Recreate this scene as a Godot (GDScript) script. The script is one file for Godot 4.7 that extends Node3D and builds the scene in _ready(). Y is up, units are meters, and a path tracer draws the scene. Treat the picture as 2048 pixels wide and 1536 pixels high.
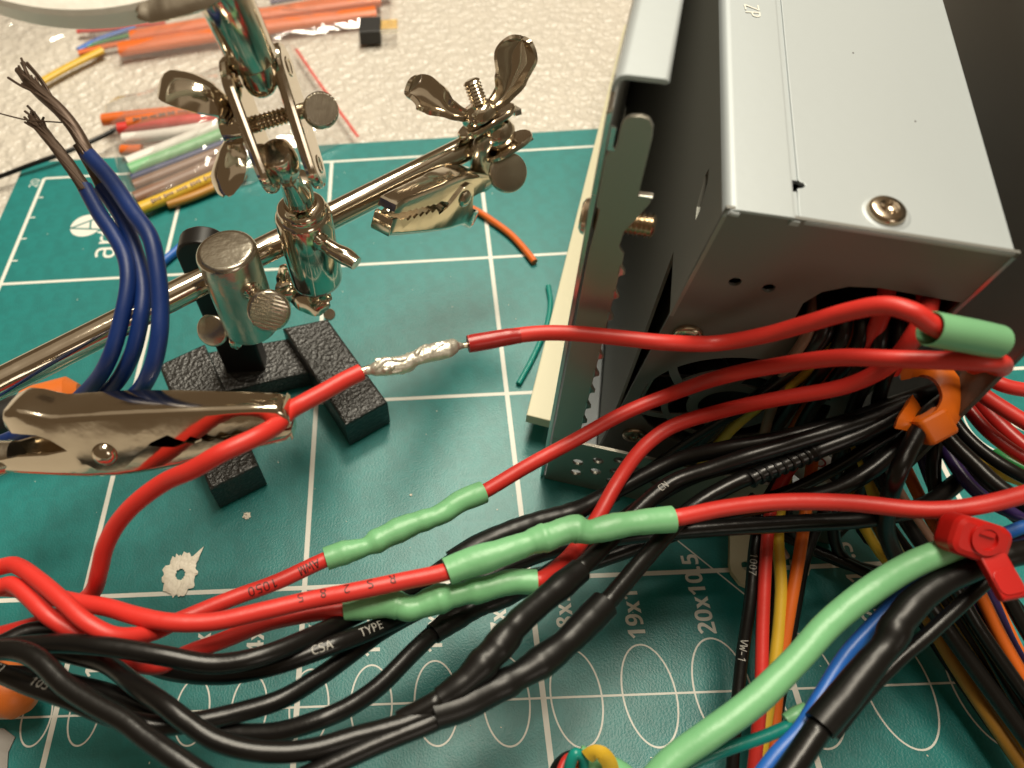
extends Node3D
# A soldering bench in close-up: lengths below are centimetres, turned to metres when a mesh is committed.
# x runs to the right along the cutting mat's lines, y is up from the mat's top, z comes towards the viewer.

const CM := 0.01
var M := {}
var O := Vector3.ZERO          # base (cm) of the thing being built
var taken := {}


func _ready():
	# camera: a phone held about 16 cm above the mat, its lens slightly shifted
	var cam := Camera3D.new()
	cam.name = "camera"
	cam.projection = Camera3D.PROJECTION_FRUSTUM
	cam.near = 0.01
	cam.far = 20.0
	var att := CameraAttributesPhysical.new()
	att.frustum_near = 0.01
	att.frustum_far = 20.0
	att.frustum_focal_length = 35.0
	att.frustum_focus_distance = 0.148
	att.exposure_aperture = 25.0
	cam.attributes = att
	cam.near = 0.01
	cam.far = 20.0
	cam.size = 1.04066 * cam.near
	cam.frustum_offset = Vector2(0.13411, 0.0) * cam.near
	cam.transform = Transform3D(Basis(Vector3(0.998352, -0.052259, 0.023712), Vector3(0.049793, 0.583423, -0.81064), Vector3(0.028529, 0.810485, 0.585064)), Vector3(13.1164, 15.8839, 21.007) * CM)
	add_child(cam)
	cam.current = true
	# air and exposure
	var env := Environment.new()
	env.background_mode = Environment.BG_COLOR
	env.background_color = Color(0.42, 0.35, 0.265)
	env.background_energy_multiplier = 1.0
	env.tonemap_mode = Environment.TONE_MAPPER_LINEAR
	env.tonemap_exposure = 0.92
	env.sdfgi_enabled = true
	env.ssao_enabled = true
	env.ssil_enabled = true
	var we := WorldEnvironment.new()
	we.name = "environment"
	we.environment = env
	add_child(we)
	# the room's lamps, above and beyond the bench
	lamp("ceiling_lamp", Vector3(22, 110, -55), Vector3(13, 0, 9), Vector2(0.24, 0.24), 1.1, Color(1.0, 0.965, 0.88))
	lamp("lamp_over_the_bench", Vector3(21, 118, -9), Vector3(13, 0, 12), Vector2(0.34, 0.34), 1.3, Color(1.0, 0.955, 0.87))
	lamp("lit_ceiling", Vector3(0, 170, -30), Vector3(5, 0, 0), Vector2(2.6, 2.0), 0.42, Color(1.0, 0.93, 0.82))
	lamp("far_room_lamp", Vector3(90, 80, 150), Vector3(13, 0, 9), Vector2(0.6, 0.5), 0.3, Color(1.0, 0.95, 0.88))
	make_materials()
	build_table_and_mat()
	build_supply()
	build_chassis()
	build_helping_hand()
	build_wires()
	build_background()
	build_small_things()


func lamp(called: String, at: Vector3, to: Vector3, size: Vector2, energy: float, tint: Color):
	var l := AreaLight3D.new()
	l.name = called
	l.area_size = size
	l.area_range = 6.0
	l.area_attenuation = 2.0
	l.light_energy = energy
	l.light_color = tint
	l.shadow_enabled = true
	add_child(l)
	l.look_at_from_position(at * CM, to * CM, Vector3.RIGHT)


# ---------------------------------------------------------------- mesh helpers

class MB:
	var v := PackedVector3Array()
	var n := PackedVector3Array()
	var t := PackedVector2Array()
	var x := PackedInt32Array()

	func p(a: Vector3, nn: Vector3, uv := Vector2.ZERO) -> int:
		v.append(a)
		n.append(nn)
		t.append(uv)
		return v.size() - 1

	func tri(i: int, j: int, k: int):
		var g := (v[j] - v[i]).cross(v[k] - v[i])
		if g.dot(n[i] + n[j] + n[k]) > 0.0:
			x.append_array([i, k, j])
		else:
			x.append_array([i, j, k])

	func quad(i: int, j: int, k: int, l: int):
		tri(i, j, k)
		tri(i, k, l)

	func face(pts: Array, nn: Vector3):
		var f := []
		for q in pts:
			f.append(p(q, nn, Vector2(q.x, q.z) * 0.1))
		for i in range(1, pts.size() - 1):
			tri(f[0], f[i], f[i + 1])

	# flat polygon (2D outline) in a frame, at local height z, facing +z or -z
	func cap(poly: PackedVector2Array, f: Transform3D, z: float, up: float):
		var ids := Geometry2D.triangulate_polygon(poly)
		if ids.size() == 0:
			print("NOCAP ", poly.size(), " ", poly[0], poly[1])
		var nn := f.basis.z.normalized() * up
		var k := []
		for q in poly:
			k.append(p(f * Vector3(q.x, q.y, z), nn, q * 0.1))
		for i in range(0, ids.size(), 3):
			tri(k[ids[i]], k[ids[i + 1]], k[ids[i + 2]])

	func band(a: PackedVector2Array, za: float, b: PackedVector2Array, zb: float, f: Transform3D, smooth := false):
		var m := a.size()
		var sgn := 1.0
		var area := 0.0
		for i in m:
			area += a[i].cross(a[(i + 1) % m])
		sgn = 1.0 if area > 0.0 else -1.0
		for i in m:
			var j := (i + 1) % m
			var d := (a[j] - a[i])
			if d.length() < 1e-6:
				continue
			var e := Vector2(d.y, -d.x).normalized() * sgn
			var dz := zb - za
			var ins := (b[i] - a[i]).dot(e)
			var nl := Vector3(e.x, e.y, 0) * absf(dz) + Vector3(0, 0, -ins * signf(dz if dz != 0.0 else 1.0))
			var n0 := nl
			var n1 := nl
			if smooth:
				var dp := a[i] - a[(i - 1 + m) % m]
				var dn := a[(j + 1) % m] - a[j]
				var ep := Vector2(dp.y, -dp.x).normalized() * sgn
				var en := Vector2(dn.y, -dn.x).normalized() * sgn
				if ep.dot(e) > 0.8:
					n0 = n0 + Vector3(ep.x, ep.y, 0) * absf(dz) + Vector3(0, 0, nl.z)
				if en.dot(e) > 0.8:
					n1 = n1 + Vector3(en.x, en.y, 0) * absf(dz) + Vector3(0, 0, nl.z)
			n0 = (f.basis * n0).normalized()
			n1 = (f.basis * n1).normalized()
			var q0 := p(f * Vector3(a[i].x, a[i].y, za), n0, Vector2(i, za) * 0.1)
			var q1 := p(f * Vector3(a[j].x, a[j].y, za), n1, Vector2(i + 1, za) * 0.1)
			var q2 := p(f * Vector3(b[j].x, b[j].y, zb), n1, Vector2(i + 1, zb) * 0.1)
			var q3 := p(f * Vector3(b[i].x, b[i].y, zb), n0, Vector2(i, zb) * 0.1)
			quad(q0, q1, q2, q3)

	# outline pushed along local z from z0 to z1, its rims chamfered by bev
	func prism(poly: PackedVector2Array, f: Transform3D, z0: float, z1: float, bev := 0.0, smooth := true):
		if bev <= 0.0:
			band(poly, z0, poly, z1, f, smooth)
			cap(poly, f, z0, -1.0)
			cap(poly, f, z1, 1.0)
			return
		var inn := MB.inset(poly, bev)
		var mid := MB.inset(poly, bev * 0.3)
		band(inn, z0, mid, z0 + bev * 0.3, f, smooth)
		band(mid, z0 + bev * 0.3, poly, z0 + bev, f, smooth)
		band(poly, z0 + bev, poly, z1 - bev, f, smooth)
		band(poly, z1 - bev, mid, z1 - bev * 0.3, f, smooth)
		band(mid, z1 - bev * 0.3, inn, z1, f, smooth)
		cap(inn, f, z0, -1.0)
		cap(inn, f, z1, 1.0)

	static func inset(poly: PackedVector2Array, d: float) -> PackedVector2Array:
		var out := PackedVector2Array()
		var m := poly.size()
		var area := 0.0
		for i in m:
			area += poly[i].cross(poly[(i + 1) % m])
		var s := 1.0 if area > 0.0 else -1.0
		for i in m:
			var a := (poly[i] - poly[(i - 1 + m) % m]).normalized()
			var b := (poly[(i + 1) % m] - poly[i]).normalized()
			var na := Vector2(-a.y, a.x) * s
			var nb := Vector2(-b.y, b.x) * s
			var k := na + nb
			var l := maxf(0.35, k.length_squared() * 0.5)
			out.append(poly[i] + k * (d / l))
		return out

	func box(f: Transform3D, s: Vector3, bev := 0.02):
		var h := s * 0.5
		prism(PackedVector2Array([Vector2(-h.x, -h.y), Vector2(h.x, -h.y), Vector2(h.x, h.y), Vector2(-h.x, h.y)]), f, -h.z, h.z, bev, false)

	# profile of (radius, height) turned round local y
	func lathe(prof: Array, f: Transform3D, seg := 32):
		for i in prof.size() - 1:
			var a: Vector2 = prof[i]
			var b: Vector2 = prof[i + 1]
			var d := b - a
			if d.length() < 1e-6:
				continue
			var e := Vector2(d.y, -d.x).normalized()
			var ea := e
			var eb := e
			if i > 0:
				var dp: Vector2 = a - prof[i - 1]
				var ep := Vector2(dp.y, -dp.x).normalized()
				if ep.dot(e) > 0.75:
					ea = (ep + e).normalized()
			if i < prof.size() - 2:
				var dn: Vector2 = prof[i + 2] - b
				var en := Vector2(dn.y, -dn.x).normalized()
				if en.dot(e) > 0.75:
					eb = (en + e).normalized()
			var ra := []
			var rb := []
			for k in seg + 1:
				var w := TAU * k / seg
				var c := Vector3(cos(w), 0, sin(w))
				ra.append(p(f * (c * a.x + Vector3(0, a.y, 0)), (f.basis * (c * ea.x + Vector3(0, ea.y, 0))).normalized(), Vector2(float(k) / seg, a.y)))
				rb.append(p(f * (c * b.x + Vector3(0, b.y, 0)), (f.basis * (c * eb.x + Vector3(0, eb.y, 0))).normalized(), Vector2(float(k) / seg, b.y)))
			for k in seg:
				if b.x > 1e-5:
					tri(ra[k], rb[k], rb[k + 1])
				if a.x > 1e-5:
					tri(ra[k], rb[k + 1], ra[k + 1])

	# a tube along a smooth path; rad is a float, or one radius for each point
	func tube(pts: Array, rad, seg := 14, caps := true, sub := 6, squash := 1.0):
		var path := MB.smooth_path(pts, rad, sub)
		var c: Array = path[0]
		var r: Array = path[1]
		var m := c.size()
		var tang := []
		for i in m:
			tang.append((c[mini(i + 1, m - 1)] - c[maxi(i - 1, 0)]).normalized())
		var u: Vector3 = Vector3.UP if absf(tang[0].y) < 0.9 else Vector3.RIGHT
		u = (u - tang[0] * u.dot(tang[0])).normalized()
		var rings := []
		var along := 0.0
		for i in m:
			if i > 0:
				along += (c[i] - c[i - 1]).length()
			u = (u - tang[i] * u.dot(tang[i])).normalized()
			var w: Vector3 = tang[i].cross(u)
			var slope := 0.0
			if m > 1:
				var i0 := maxi(i - 1, 0)
				var i1 := mini(i + 1, m - 1)
				slope = (r[i1] - r[i0]) / maxf((c[i1] - c[i0]).length(), 1e-5)
			var ring := []
			for k in seg + 1:
				var a := TAU * k / seg
				var d: Vector3 = u * (cos(a) * squash) + w * sin(a)
				ring.append(p(c[i] + d * r[i], (u * cos(a) + w * (sin(a) * squash) - tang[i] * slope).normalized(), Vector2(float(k) / seg, along)))
			rings.append(ring)
		for i in m - 1:
			for k in seg:
				quad(rings[i][k], rings[i + 1][k], rings[i + 1][k + 1], rings[i][k + 1])
		if caps:
			for e in [0, m - 1]:
				var nn: Vector3 = -tang[0] if e == 0 else tang[m - 1]
				var mid := p(c[e], nn)
				var rim := []
				for k in seg + 1:
					rim.append(p(v[rings[e][k]], nn))
				for k in seg:
					tri(mid, rim[k], rim[k + 1])

	static func smooth_path(pts: Array, rad, sub: int) -> Array:
		var c := []
		var r := []
		var m := pts.size()
		for i in m - 1:
			var p0: Vector3 = pts[maxi(i - 1, 0)]
			var p1: Vector3 = pts[i]
			var p2: Vector3 = pts[i + 1]
			var p3: Vector3 = pts[mini(i + 2, m - 1)]
			var ra: float = rad if rad is float else rad[i]
			var rb: float = rad if rad is float else rad[i + 1]
			# tangents scaled to the segment, so that unevenly spaced points give no loops
			var d := (p2 - p1).length()
			var m1 := (p2 - p0) * (d / maxf((p1 - p0).length() + d, 1e-5))
			var m2 := (p3 - p1) * (d / maxf((p3 - p2).length() + d, 1e-5))
			for k in sub:
				var s := float(k) / sub
				var s2 := s * s
				var s3 := s2 * s
				c.append(p1 * (2 * s3 - 3 * s2 + 1) + m1 * (s3 - 2 * s2 + s) + p2 * (-2 * s3 + 3 * s2) + m2 * (s3 - s2))
				r.append(lerpf(ra, rb, s * s * (3.0 - 2.0 * s)))
		c.append(pts[m - 1])
		r.append(rad if rad is float else rad[m - 1])
		return [c, r]

	# a bent sheet from a grid of points (rows of equal length), thick on its -normal side
	func shell(g: Array, thick: float):
		var a := g.size()
		var b: int = g[0].size()
		var nr := []
		for i in a:
			var row := []
			for j in b:
				var du: Vector3 = g[mini(i + 1, a - 1)][j] - g[maxi(i - 1, 0)][j]
				var dv: Vector3 = g[i][mini(j + 1, b - 1)] - g[i][maxi(j - 1, 0)]
				var nn := du.cross(dv)
				if nn.length() < 1e-9:
					nn = row[j - 1] if j > 0 else Vector3.UP
				row.append(nn.normalized())
			nr.append(row)
		var top := []
		var bot := []
		for i in a:
			var rt := []
			var rb := []
			for j in b:
				rt.append(p(g[i][j], nr[i][j], Vector2(i, j) * 0.1))
				rb.append(p(g[i][j] - nr[i][j] * thick, -nr[i][j], Vector2(i, j) * 0.1))
			top.append(rt)
			bot.append(rb)
		for i in a - 1:
			for j in b - 1:
				quad(top[i][j], top[i + 1][j], top[i + 1][j + 1], top[i][j + 1])
				quad(bot[i][j], bot[i + 1][j], bot[i + 1][j + 1], bot[i][j + 1])
		var rim := []
		for j in b:
			rim.append([0, j])
		for i in range(1, a):
			rim.append([i, b - 1])
		for j in range(b - 2, -1, -1):
			rim.append([a - 1, j])
		for i in range(a - 2, 0, -1):
			rim.append([i, 0])
		for k in rim.size():
			var q: Array = rim[k]
			var w: Array = rim[(k + 1) % rim.size()]
			var p0: Vector3 = v[top[q[0]][q[1]]]
			var p1: Vector3 = v[top[w[0]][w[1]]]
			var d0: Vector3 = v[bot[q[0]][q[1]]]
			var d1: Vector3 = v[bot[w[0]][w[1]]]
			var nn := (p1 - p0).cross(d0 - p0)
			if nn.length() < 1e-9:
				continue
			nn = nn.normalized()
			var f0 := p(p0, nn)
			var f1 := p(p1, nn)
			var f2 := p(d1, nn)
			var f3 := p(d0, nn)
			quad(f0, f1, f2, f3)


# frame at o whose x runs along xd and whose y leans to yd
func frame(o: Vector3, xd: Vector3, yd: Vector3) -> Transform3D:
	var a := xd.normalized()
	var b := (yd - a * yd.dot(a)).normalized()
	return Transform3D(Basis(a, b, a.cross(b)), o)


# frame whose y runs along yd
func upright(o: Vector3, yd: Vector3, xd := Vector3.RIGHT) -> Transform3D:
	var b := yd.normalized()
	var a := (xd - b * xd.dot(b)).normalized()
	return Transform3D(Basis(a, b, a.cross(b)), o)


# frame for prism(): local x and y are the world's x and -z, local z is up
func ground(y := 0.0) -> Transform3D:
	return Transform3D(Basis(Vector3.RIGHT, Vector3.FORWARD, Vector3.UP), Vector3(0, y, 0))


func flat(pts: Array) -> PackedVector2Array:   # ground points (x, z) as an outline for ground()
	var o := PackedVector2Array()
	for q in pts:
		o.append(Vector2(q.x, -q.z) if q is Vector3 else Vector2(q.x, -q.y))
	return o


func round_rect(w: float, h: float, r: float, k := 5, at := Vector2.ZERO) -> PackedVector2Array:
	var o := PackedVector2Array()
	var c := [Vector2(w / 2 - r, h / 2 - r), Vector2(-w / 2 + r, h / 2 - r), Vector2(-w / 2 + r, -h / 2 + r), Vector2(w / 2 - r, -h / 2 + r)]
	for q in 4:
		for i in k + 1:
			var a := PI / 2 * (q + float(i) / k)
			o.append(at + c[q] + Vector2(cos(a), sin(a)) * r)
	return o


func circle(r: float, k := 24, at := Vector2.ZERO, ry := -1.0) -> PackedVector2Array:
	var o := PackedVector2Array()
	for i in k:
		var a := TAU * i / k
		o.append(at + Vector2(cos(a) * r, sin(a) * (r if ry < 0 else ry)))
	return o


# one outline with holes cut in: each hole is joined to the rim by a hair-thin slit
func with_holes(outer: PackedVector2Array, holes: Array) -> PackedVector2Array:
	var o := outer.duplicate()
	for h0 in holes:
		var h: PackedVector2Array = h0
		if Geometry2D.is_polygon_clockwise(h) == Geometry2D.is_polygon_clockwise(outer):
			h = h.duplicate()
			h.reverse()
		var best := 1e9
		var bi := 0
		var bj := 0
		for i in o.size():
			for j in h.size():
				var d := o[i].distance_squared_to(h[j])
				if d < best:
					var clear := true
					for k in o.size():
						if k != i and (k + 1) % o.size() != i and Geometry2D.segment_intersects_segment(o[i], h[j], o[k], o[(k + 1) % o.size()]) != null:
							clear = false
							break
					if clear:
						best = d
						bi = i
						bj = j
		var r := PackedVector2Array()
		for i in bi + 1:
			r.append(o[i])
		for j in h.size():
			r.append(h[(bj + j) % h.size()])
		var s := (o[bi] - h[bj]).normalized().orthogonal() * 0.0004
		r.append(h[bj] + (h[(bj - 1 + h.size()) % h.size()] - h[bj]).normalized() * 0.0006)
		r.append(o[bi] + (o[(bi + 1) % o.size()] - o[bi]).normalized() * 0.0006)
		for i in range(bi + 1, o.size()):
			r.append(o[i])
		o = r
	return o


func screw_thread(b: MB, from: Vector3, to: Vector3, r: float, pitch := 0.07):
	var l := (to - from).length()
	var f := upright(from, to - from)
	var prof := [Vector2(0, 0), Vector2(r * 0.7, 0)]
	var y := 0.0
	while y < l - pitch:
		prof.append(Vector2(r * 0.8, y + pitch * 0.1))
		prof.append(Vector2(r, y + pitch * 0.5))
		y += pitch
	prof.append(Vector2(r * 0.8, l - pitch * 0.2))
	prof.append(Vector2(r * 0.6, l))
	prof.append(Vector2(0, l))
	b.lathe(prof, f, 20)


# ---------------------------------------------------------------- nodes

func numbered(called: String) -> String:
	var k: int = taken.get(called, 0)
	taken[called] = k + 1
	return called if k == 0 else "%s_%03d" % [called, k]


func tag(o: Node3D, label: String, category: String, group := ""):
	o.set_meta("label", label)
	o.set_meta("category", category)
	if group != "":
		o.set_meta("group", group)


func thing(called: String, label: String, category: String, at: Vector3, group := "") -> Node3D:
	var o := Node3D.new()
	o.name = numbered(called)
	add_child(o)
	O = at
	o.position = at * CM
	tag(o, label, category, group)
	return o


func put(called: String, b: MB, m: Material, parent: Node = null) -> MeshInstance3D:
	var o := MeshInstance3D.new()
	var w := PackedVector3Array()
	w.resize(b.v.size())
	for i in b.v.size():
		w[i] = (b.v[i] - O) * CM
	var a := []
	a.resize(Mesh.ARRAY_MAX)
	a[Mesh.ARRAY_VERTEX] = w
	a[Mesh.ARRAY_NORMAL] = b.n
	a[Mesh.ARRAY_TEX_UV] = b.t
	a[Mesh.ARRAY_INDEX] = b.x
	var am := ArrayMesh.new()
	am.add_surface_from_arrays(Mesh.PRIMITIVE_TRIANGLES, a)
	o.mesh = am
	o.material_override = m
	o.name = called if parent else numbered(called)
	if parent:
		parent.add_child(o, true)
	else:
		o.position = O * CM
		add_child(o)
	return o


func solo(called: String, b: MB, m: Material, label: String, category: String, group := "") -> MeshInstance3D:
	var box := AABB(b.v[0], Vector3.ZERO)
	for q in b.v:
		box = box.expand(q)
	O = box.get_center() - Vector3(0, box.size.y / 2, 0)
	var o := put(called, b, m)
	tag(o, label, category, group)
	return o


# lettering as a list of triangles in the text's own plane (cm): x along the line, y up, z out
func letters(words: String, height: float, bold := false, split := 0, mono := false) -> PackedVector3Array:
	var tm := TextMesh.new()
	var sf := SystemFont.new()
	sf.font_names = PackedStringArray(["Droid Sans Mono" if mono else "Droid Sans"])
	if bold:
		sf.font_weight = 700
	tm.font = sf
	tm.text = words
	tm.font_size = 64
	tm.pixel_size = height / 46.0
	tm.depth = 0.0
	tm.curve_step = 2.0
	var s := tm.surface_get_arrays(0)
	var vs: PackedVector3Array = s[Mesh.ARRAY_VERTEX]
	var ids = s[Mesh.ARRAY_INDEX]
	var out := PackedVector3Array()
	if ids == null or ids.size() == 0:
		out = vs
	else:
		for i in ids:
			out.append(vs[i])
	for k in split:
		var fine := PackedVector3Array()
		for i in range(0, out.size(), 3):
			var a := out[i]
			var b := out[i + 1]
			var c := out[i + 2]
			var ab := (a + b) * 0.5
			var bc := (b + c) * 0.5
			var ca := (c + a) * 0.5
			fine.append_array([a, ab, ca, ab, b, bc, ca, bc, c, ab, bc, ca])
		out = fine
	return out


func text_flat(b: MB, words: String, height: float, f: Transform3D, bold := false):
	var l := letters(words, height, bold)
	for i in range(0, l.size(), 3):
		var nn := f.basis.z
		var a := b.p(f * l[i], nn)
		var c := b.p(f * l[i + 1], nn)
		var d := b.p(f * l[i + 2], nn)
		b.tri(a, c, d)


# lettering wrapped on a wire: centred at share s of its length, on the side that faces towards
func text_on_wire(b: MB, words: String, height: float, pts: Array, r: float, s: float, towards: Vector3, back := false, roll := 0.0):
	var path: Array = MB.smooth_path(pts, r, 12)[0]
	var acc := [0.0]
	for i in range(1, path.size()):
		acc.append(acc[i - 1] + (path[i] - path[i - 1]).length())
	var total: float = acc[acc.size() - 1]
	var l := letters(words, height, false, 2, true)
	for i in range(0, l.size(), 3):
		var ids := []
		for k in 3:
			var q := l[i + k]
			var d := clampf(total * s + (-q.x if back else q.x), 0.0, total - 0.001)
			var j := acc.bsearch(d)
			j = clampi(j, 1, path.size() - 1)
			var w: float = (d - acc[j - 1]) / maxf(acc[j] - acc[j - 1], 1e-5)
			var c: Vector3 = path[j - 1].lerp(path[j], w)
			var tg: Vector3 = (path[j] - path[j - 1]).normalized()
			var look := (towards - c)
			var u := (look - tg * look.dot(tg)).normalized()
			var side := u.cross(tg) if not back else -(u.cross(tg))
			var a := q.y / r + roll
			var nn := u * cos(a) + side * sin(a)
			ids.append(b.p(c + nn * (r + 0.006), nn))
		b.tri(ids[0], ids[1], ids[2])


# ---------------------------------------------------------------- materials

func noise_tex(freq: float, kind: int, oct: int, seed_: int, size := 512, ramp := [], fractal_gain := 0.5) -> NoiseTexture2D:
	var f := FastNoiseLite.new()
	f.noise_type = kind
	f.frequency = freq
	f.fractal_octaves = oct
	f.fractal_gain = fractal_gain
	f.seed = seed_
	if kind == FastNoiseLite.TYPE_CELLULAR:
		f.cellular_return_type = FastNoiseLite.RETURN_DISTANCE
	var t := NoiseTexture2D.new()
	t.width = size
	t.height = size
	t.seamless = true
	t.noise = f
	if ramp.size() > 0:
		var g := Gradient.new()
		g.offsets = PackedFloat32Array(ramp[0])
		var cs := PackedColorArray()
		for c in ramp[1]:
			cs.append(c if c is Color else Color(c, c, c))
		g.colors = cs
		t.color_ramp = g
	return t


func mat(called: String, lin: Color, rough: float, metal := 0.0, spec := 0.5) -> StandardMaterial3D:
	var m := StandardMaterial3D.new()
	m.resource_name = called
	m.albedo_color = lin.linear_to_srgb()
	m.roughness = rough
	m.metallic = metal
	m.metallic_specular = spec
	M[called] = m
	return m


func relief(m: StandardMaterial3D, t: Texture2D, scale: float, depth_cm: float):
	m.heightmap_enabled = true
	m.heightmap_texture = t
	m.heightmap_scale = depth_cm
	m.uv1_triplanar = true
	m.uv1_world_triplanar = true
	m.uv1_scale = Vector3.ONE * scale


func make_materials():
	var grain := noise_tex(0.035, FastNoiseLite.TYPE_SIMPLEX_SMOOTH, 3, 11)
	var pebble := noise_tex(0.03, FastNoiseLite.TYPE_CELLULAR, 2, 5)
	var cast := noise_tex(0.03, FastNoiseLite.TYPE_CELLULAR, 3, 8)
	var fine := noise_tex(0.02, FastNoiseLite.TYPE_SIMPLEX_SMOOTH, 4, 21)
	var rough_map := noise_tex(0.008, FastNoiseLite.TYPE_SIMPLEX_SMOOTH, 5, 31, 512, [[0.25, 0.75], [0.45, 0.9]])
	var chrome_map := noise_tex(0.012, FastNoiseLite.TYPE_SIMPLEX_SMOOTH, 5, 37, 512, [[0.3, 0.8], [0.5, 1.0]])
	var m := mat("mat_green", Color(0.006, 0.128, 0.108), 0.42)
	relief(m, grain, 85.0, 0.0036)
	m.metallic_specular = 0.54
	var wear := noise_tex(0.004, FastNoiseLite.TYPE_SIMPLEX_SMOOTH, 4, 41, 512, [[0.2, 0.7], [0.94, 1.0]])
	m.albedo_texture = wear
	m.albedo_color = Color(0.006, 0.19, 0.186).linear_to_srgb()
	m = mat("print_white", Color(0.74, 0.74, 0.68), 0.55)
	m = mat("cloth", Color(0.6, 0.56, 0.495), 0.33)
	relief(m, pebble, 15.0, 0.16)
	# sheet steel
	m = mat("zinc_pale", Color(0.43, 0.475, 0.495), 0.5, 0.25)
	m.roughness_texture = rough_map
	relief(m, fine, 30.0, 0.0012)
	m.roughness_texture = null
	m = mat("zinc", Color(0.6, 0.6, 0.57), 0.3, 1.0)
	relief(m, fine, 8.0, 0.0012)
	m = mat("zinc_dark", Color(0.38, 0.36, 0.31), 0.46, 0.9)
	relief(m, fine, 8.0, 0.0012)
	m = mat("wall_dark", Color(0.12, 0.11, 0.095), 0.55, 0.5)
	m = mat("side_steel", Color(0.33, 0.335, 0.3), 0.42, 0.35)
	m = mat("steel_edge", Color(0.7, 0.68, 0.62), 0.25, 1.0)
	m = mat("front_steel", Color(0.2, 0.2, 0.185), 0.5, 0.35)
	m = mat("inside_black", Color(0.006, 0.006, 0.006), 0.6)
	m = mat("fan_black", Color(0.012, 0.012, 0.013), 0.4)
	m = mat("chrome", Color(0.66, 0.585, 0.475), 0.17, 1.0)
	m.roughness_texture = chrome_map
	relief(m, fine, 12.0, 0.0035)
	m = mat("chrome_worn", Color(0.58, 0.535, 0.45), 0.27, 1.0)
	relief(m, fine, 25.0, 0.008)
	m = mat("screw_steel", Color(0.6, 0.5, 0.38), 0.22, 1.0)
	relief(m, fine, 20.0, 0.003)
	m = mat("cast_black", Color(0.011, 0.0105, 0.0095), 0.36, 0.0, 0.6)
	relief(m, cast, 60.0, 0.03)
	m = mat("post_black", Color(0.009, 0.0085, 0.008), 0.34)
	m = mat("cream_plastic", Color(0.6, 0.57, 0.4), 0.45)
	# cable jackets
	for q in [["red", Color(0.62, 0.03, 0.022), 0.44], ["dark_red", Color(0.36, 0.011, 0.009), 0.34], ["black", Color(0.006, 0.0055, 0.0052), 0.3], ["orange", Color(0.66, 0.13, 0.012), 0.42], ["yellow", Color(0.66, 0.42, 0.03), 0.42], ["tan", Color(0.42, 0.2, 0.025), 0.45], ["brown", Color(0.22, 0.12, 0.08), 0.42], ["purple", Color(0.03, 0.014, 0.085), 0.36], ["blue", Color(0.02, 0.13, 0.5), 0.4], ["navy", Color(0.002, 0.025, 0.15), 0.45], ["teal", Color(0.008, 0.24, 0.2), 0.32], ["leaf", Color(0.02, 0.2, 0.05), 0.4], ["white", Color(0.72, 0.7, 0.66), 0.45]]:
		m = mat("wire_" + q[0], q[1], q[2])
		relief(m, fine, 30.0, 0.004)
	m = mat("shrink_green", Color(0.185, 0.47, 0.225), 0.4)
	relief(m, fine, 14.0, 0.018)
	m = mat("tube_green", Color(0.2, 0.46, 0.24), 0.34)
	m.backlight_enabled = true
	m.backlight = Color(0.25, 0.4, 0.25)
	m = mat("shrink_black", Color(0.0055, 0.0052, 0.005), 0.36)
	relief(m, fine, 9.0, 0.012)
	m.metallic_specular = 0.42
	M.wire_black.metallic_specular = 0.42
	m = mat("shrink_ribbed", Color(0.009, 0.009, 0.009), 0.28)
	m = mat("ink_dark", Color(0.02, 0.006, 0.005), 0.5)
	m = mat("ink_pale", Color(0.4, 0.39, 0.36), 0.5)
	m = mat("solder", Color(0.72, 0.69, 0.6), 0.45, 0.9)
	relief(m, fine, 40.0, 0.03)
	m = mat("tinned", Color(0.75, 0.66, 0.5), 0.3, 1.0)
	m = mat("strand", Color(0.1, 0.065, 0.045), 0.45, 0.5)
	m = mat("gold_pin", Color(0.75, 0.5, 0.16), 0.3, 1.0)
	m = mat("black_plastic", Color(0.012, 0.012, 0.012), 0.45)
	m = mat("tie_orange", Color(0.72, 0.15, 0.008), 0.35)
	m.backlight_enabled = true
	m.backlight = Color(0.5, 0.2, 0.05)
	m = mat("tie_red", Color(0.5, 0.012, 0.009), 0.33)
	m.backlight_enabled = true
	m.backlight = Color(0.4, 0.08, 0.05)
	m = mat("grip_orange", Color(0.7, 0.16, 0.02), 0.45)
	m = mat("flake", Color(0.86, 0.8, 0.68), 0.6)
	relief(m, cast, 20.0, 0.06)
	m = mat("grey_tape", Color(0.3, 0.29, 0.27), 0.5)
	m = mat("lens_rim", Color(0.85, 0.83, 0.76), 0.4, 0.0)
	relief(m, cast, 18.0, 0.02)
	m = StandardMaterial3D.new()
	m.resource_name = "lens_glass"
	m.albedo_color = Color(1, 1, 1, 0.04)
	m.transparency = BaseMaterial3D.TRANSPARENCY_ALPHA
	m.roughness = 0.02
	M["lens_glass"] = m
	m = StandardMaterial3D.new()
	m.resource_name = "clear_bag"
	m.albedo_color = Color(0.92, 0.9, 0.88, 0.05)
	m.transparency = BaseMaterial3D.TRANSPARENCY_ALPHA
	m.roughness = 0.08
	m.metallic_specular = 0.6
	M["clear_bag"] = m
	m = StandardMaterial3D.new()
	m.resource_name = "bag_lip"
	m.albedo_color = Color(0.85, 0.16, 0.1, 0.55)
	m.transparency = BaseMaterial3D.TRANSPARENCY_ALPHA
	m.roughness = 0.4
	M["bag_lip"] = m


# ---------------------------------------------------------------- table top and cutting mat

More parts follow.
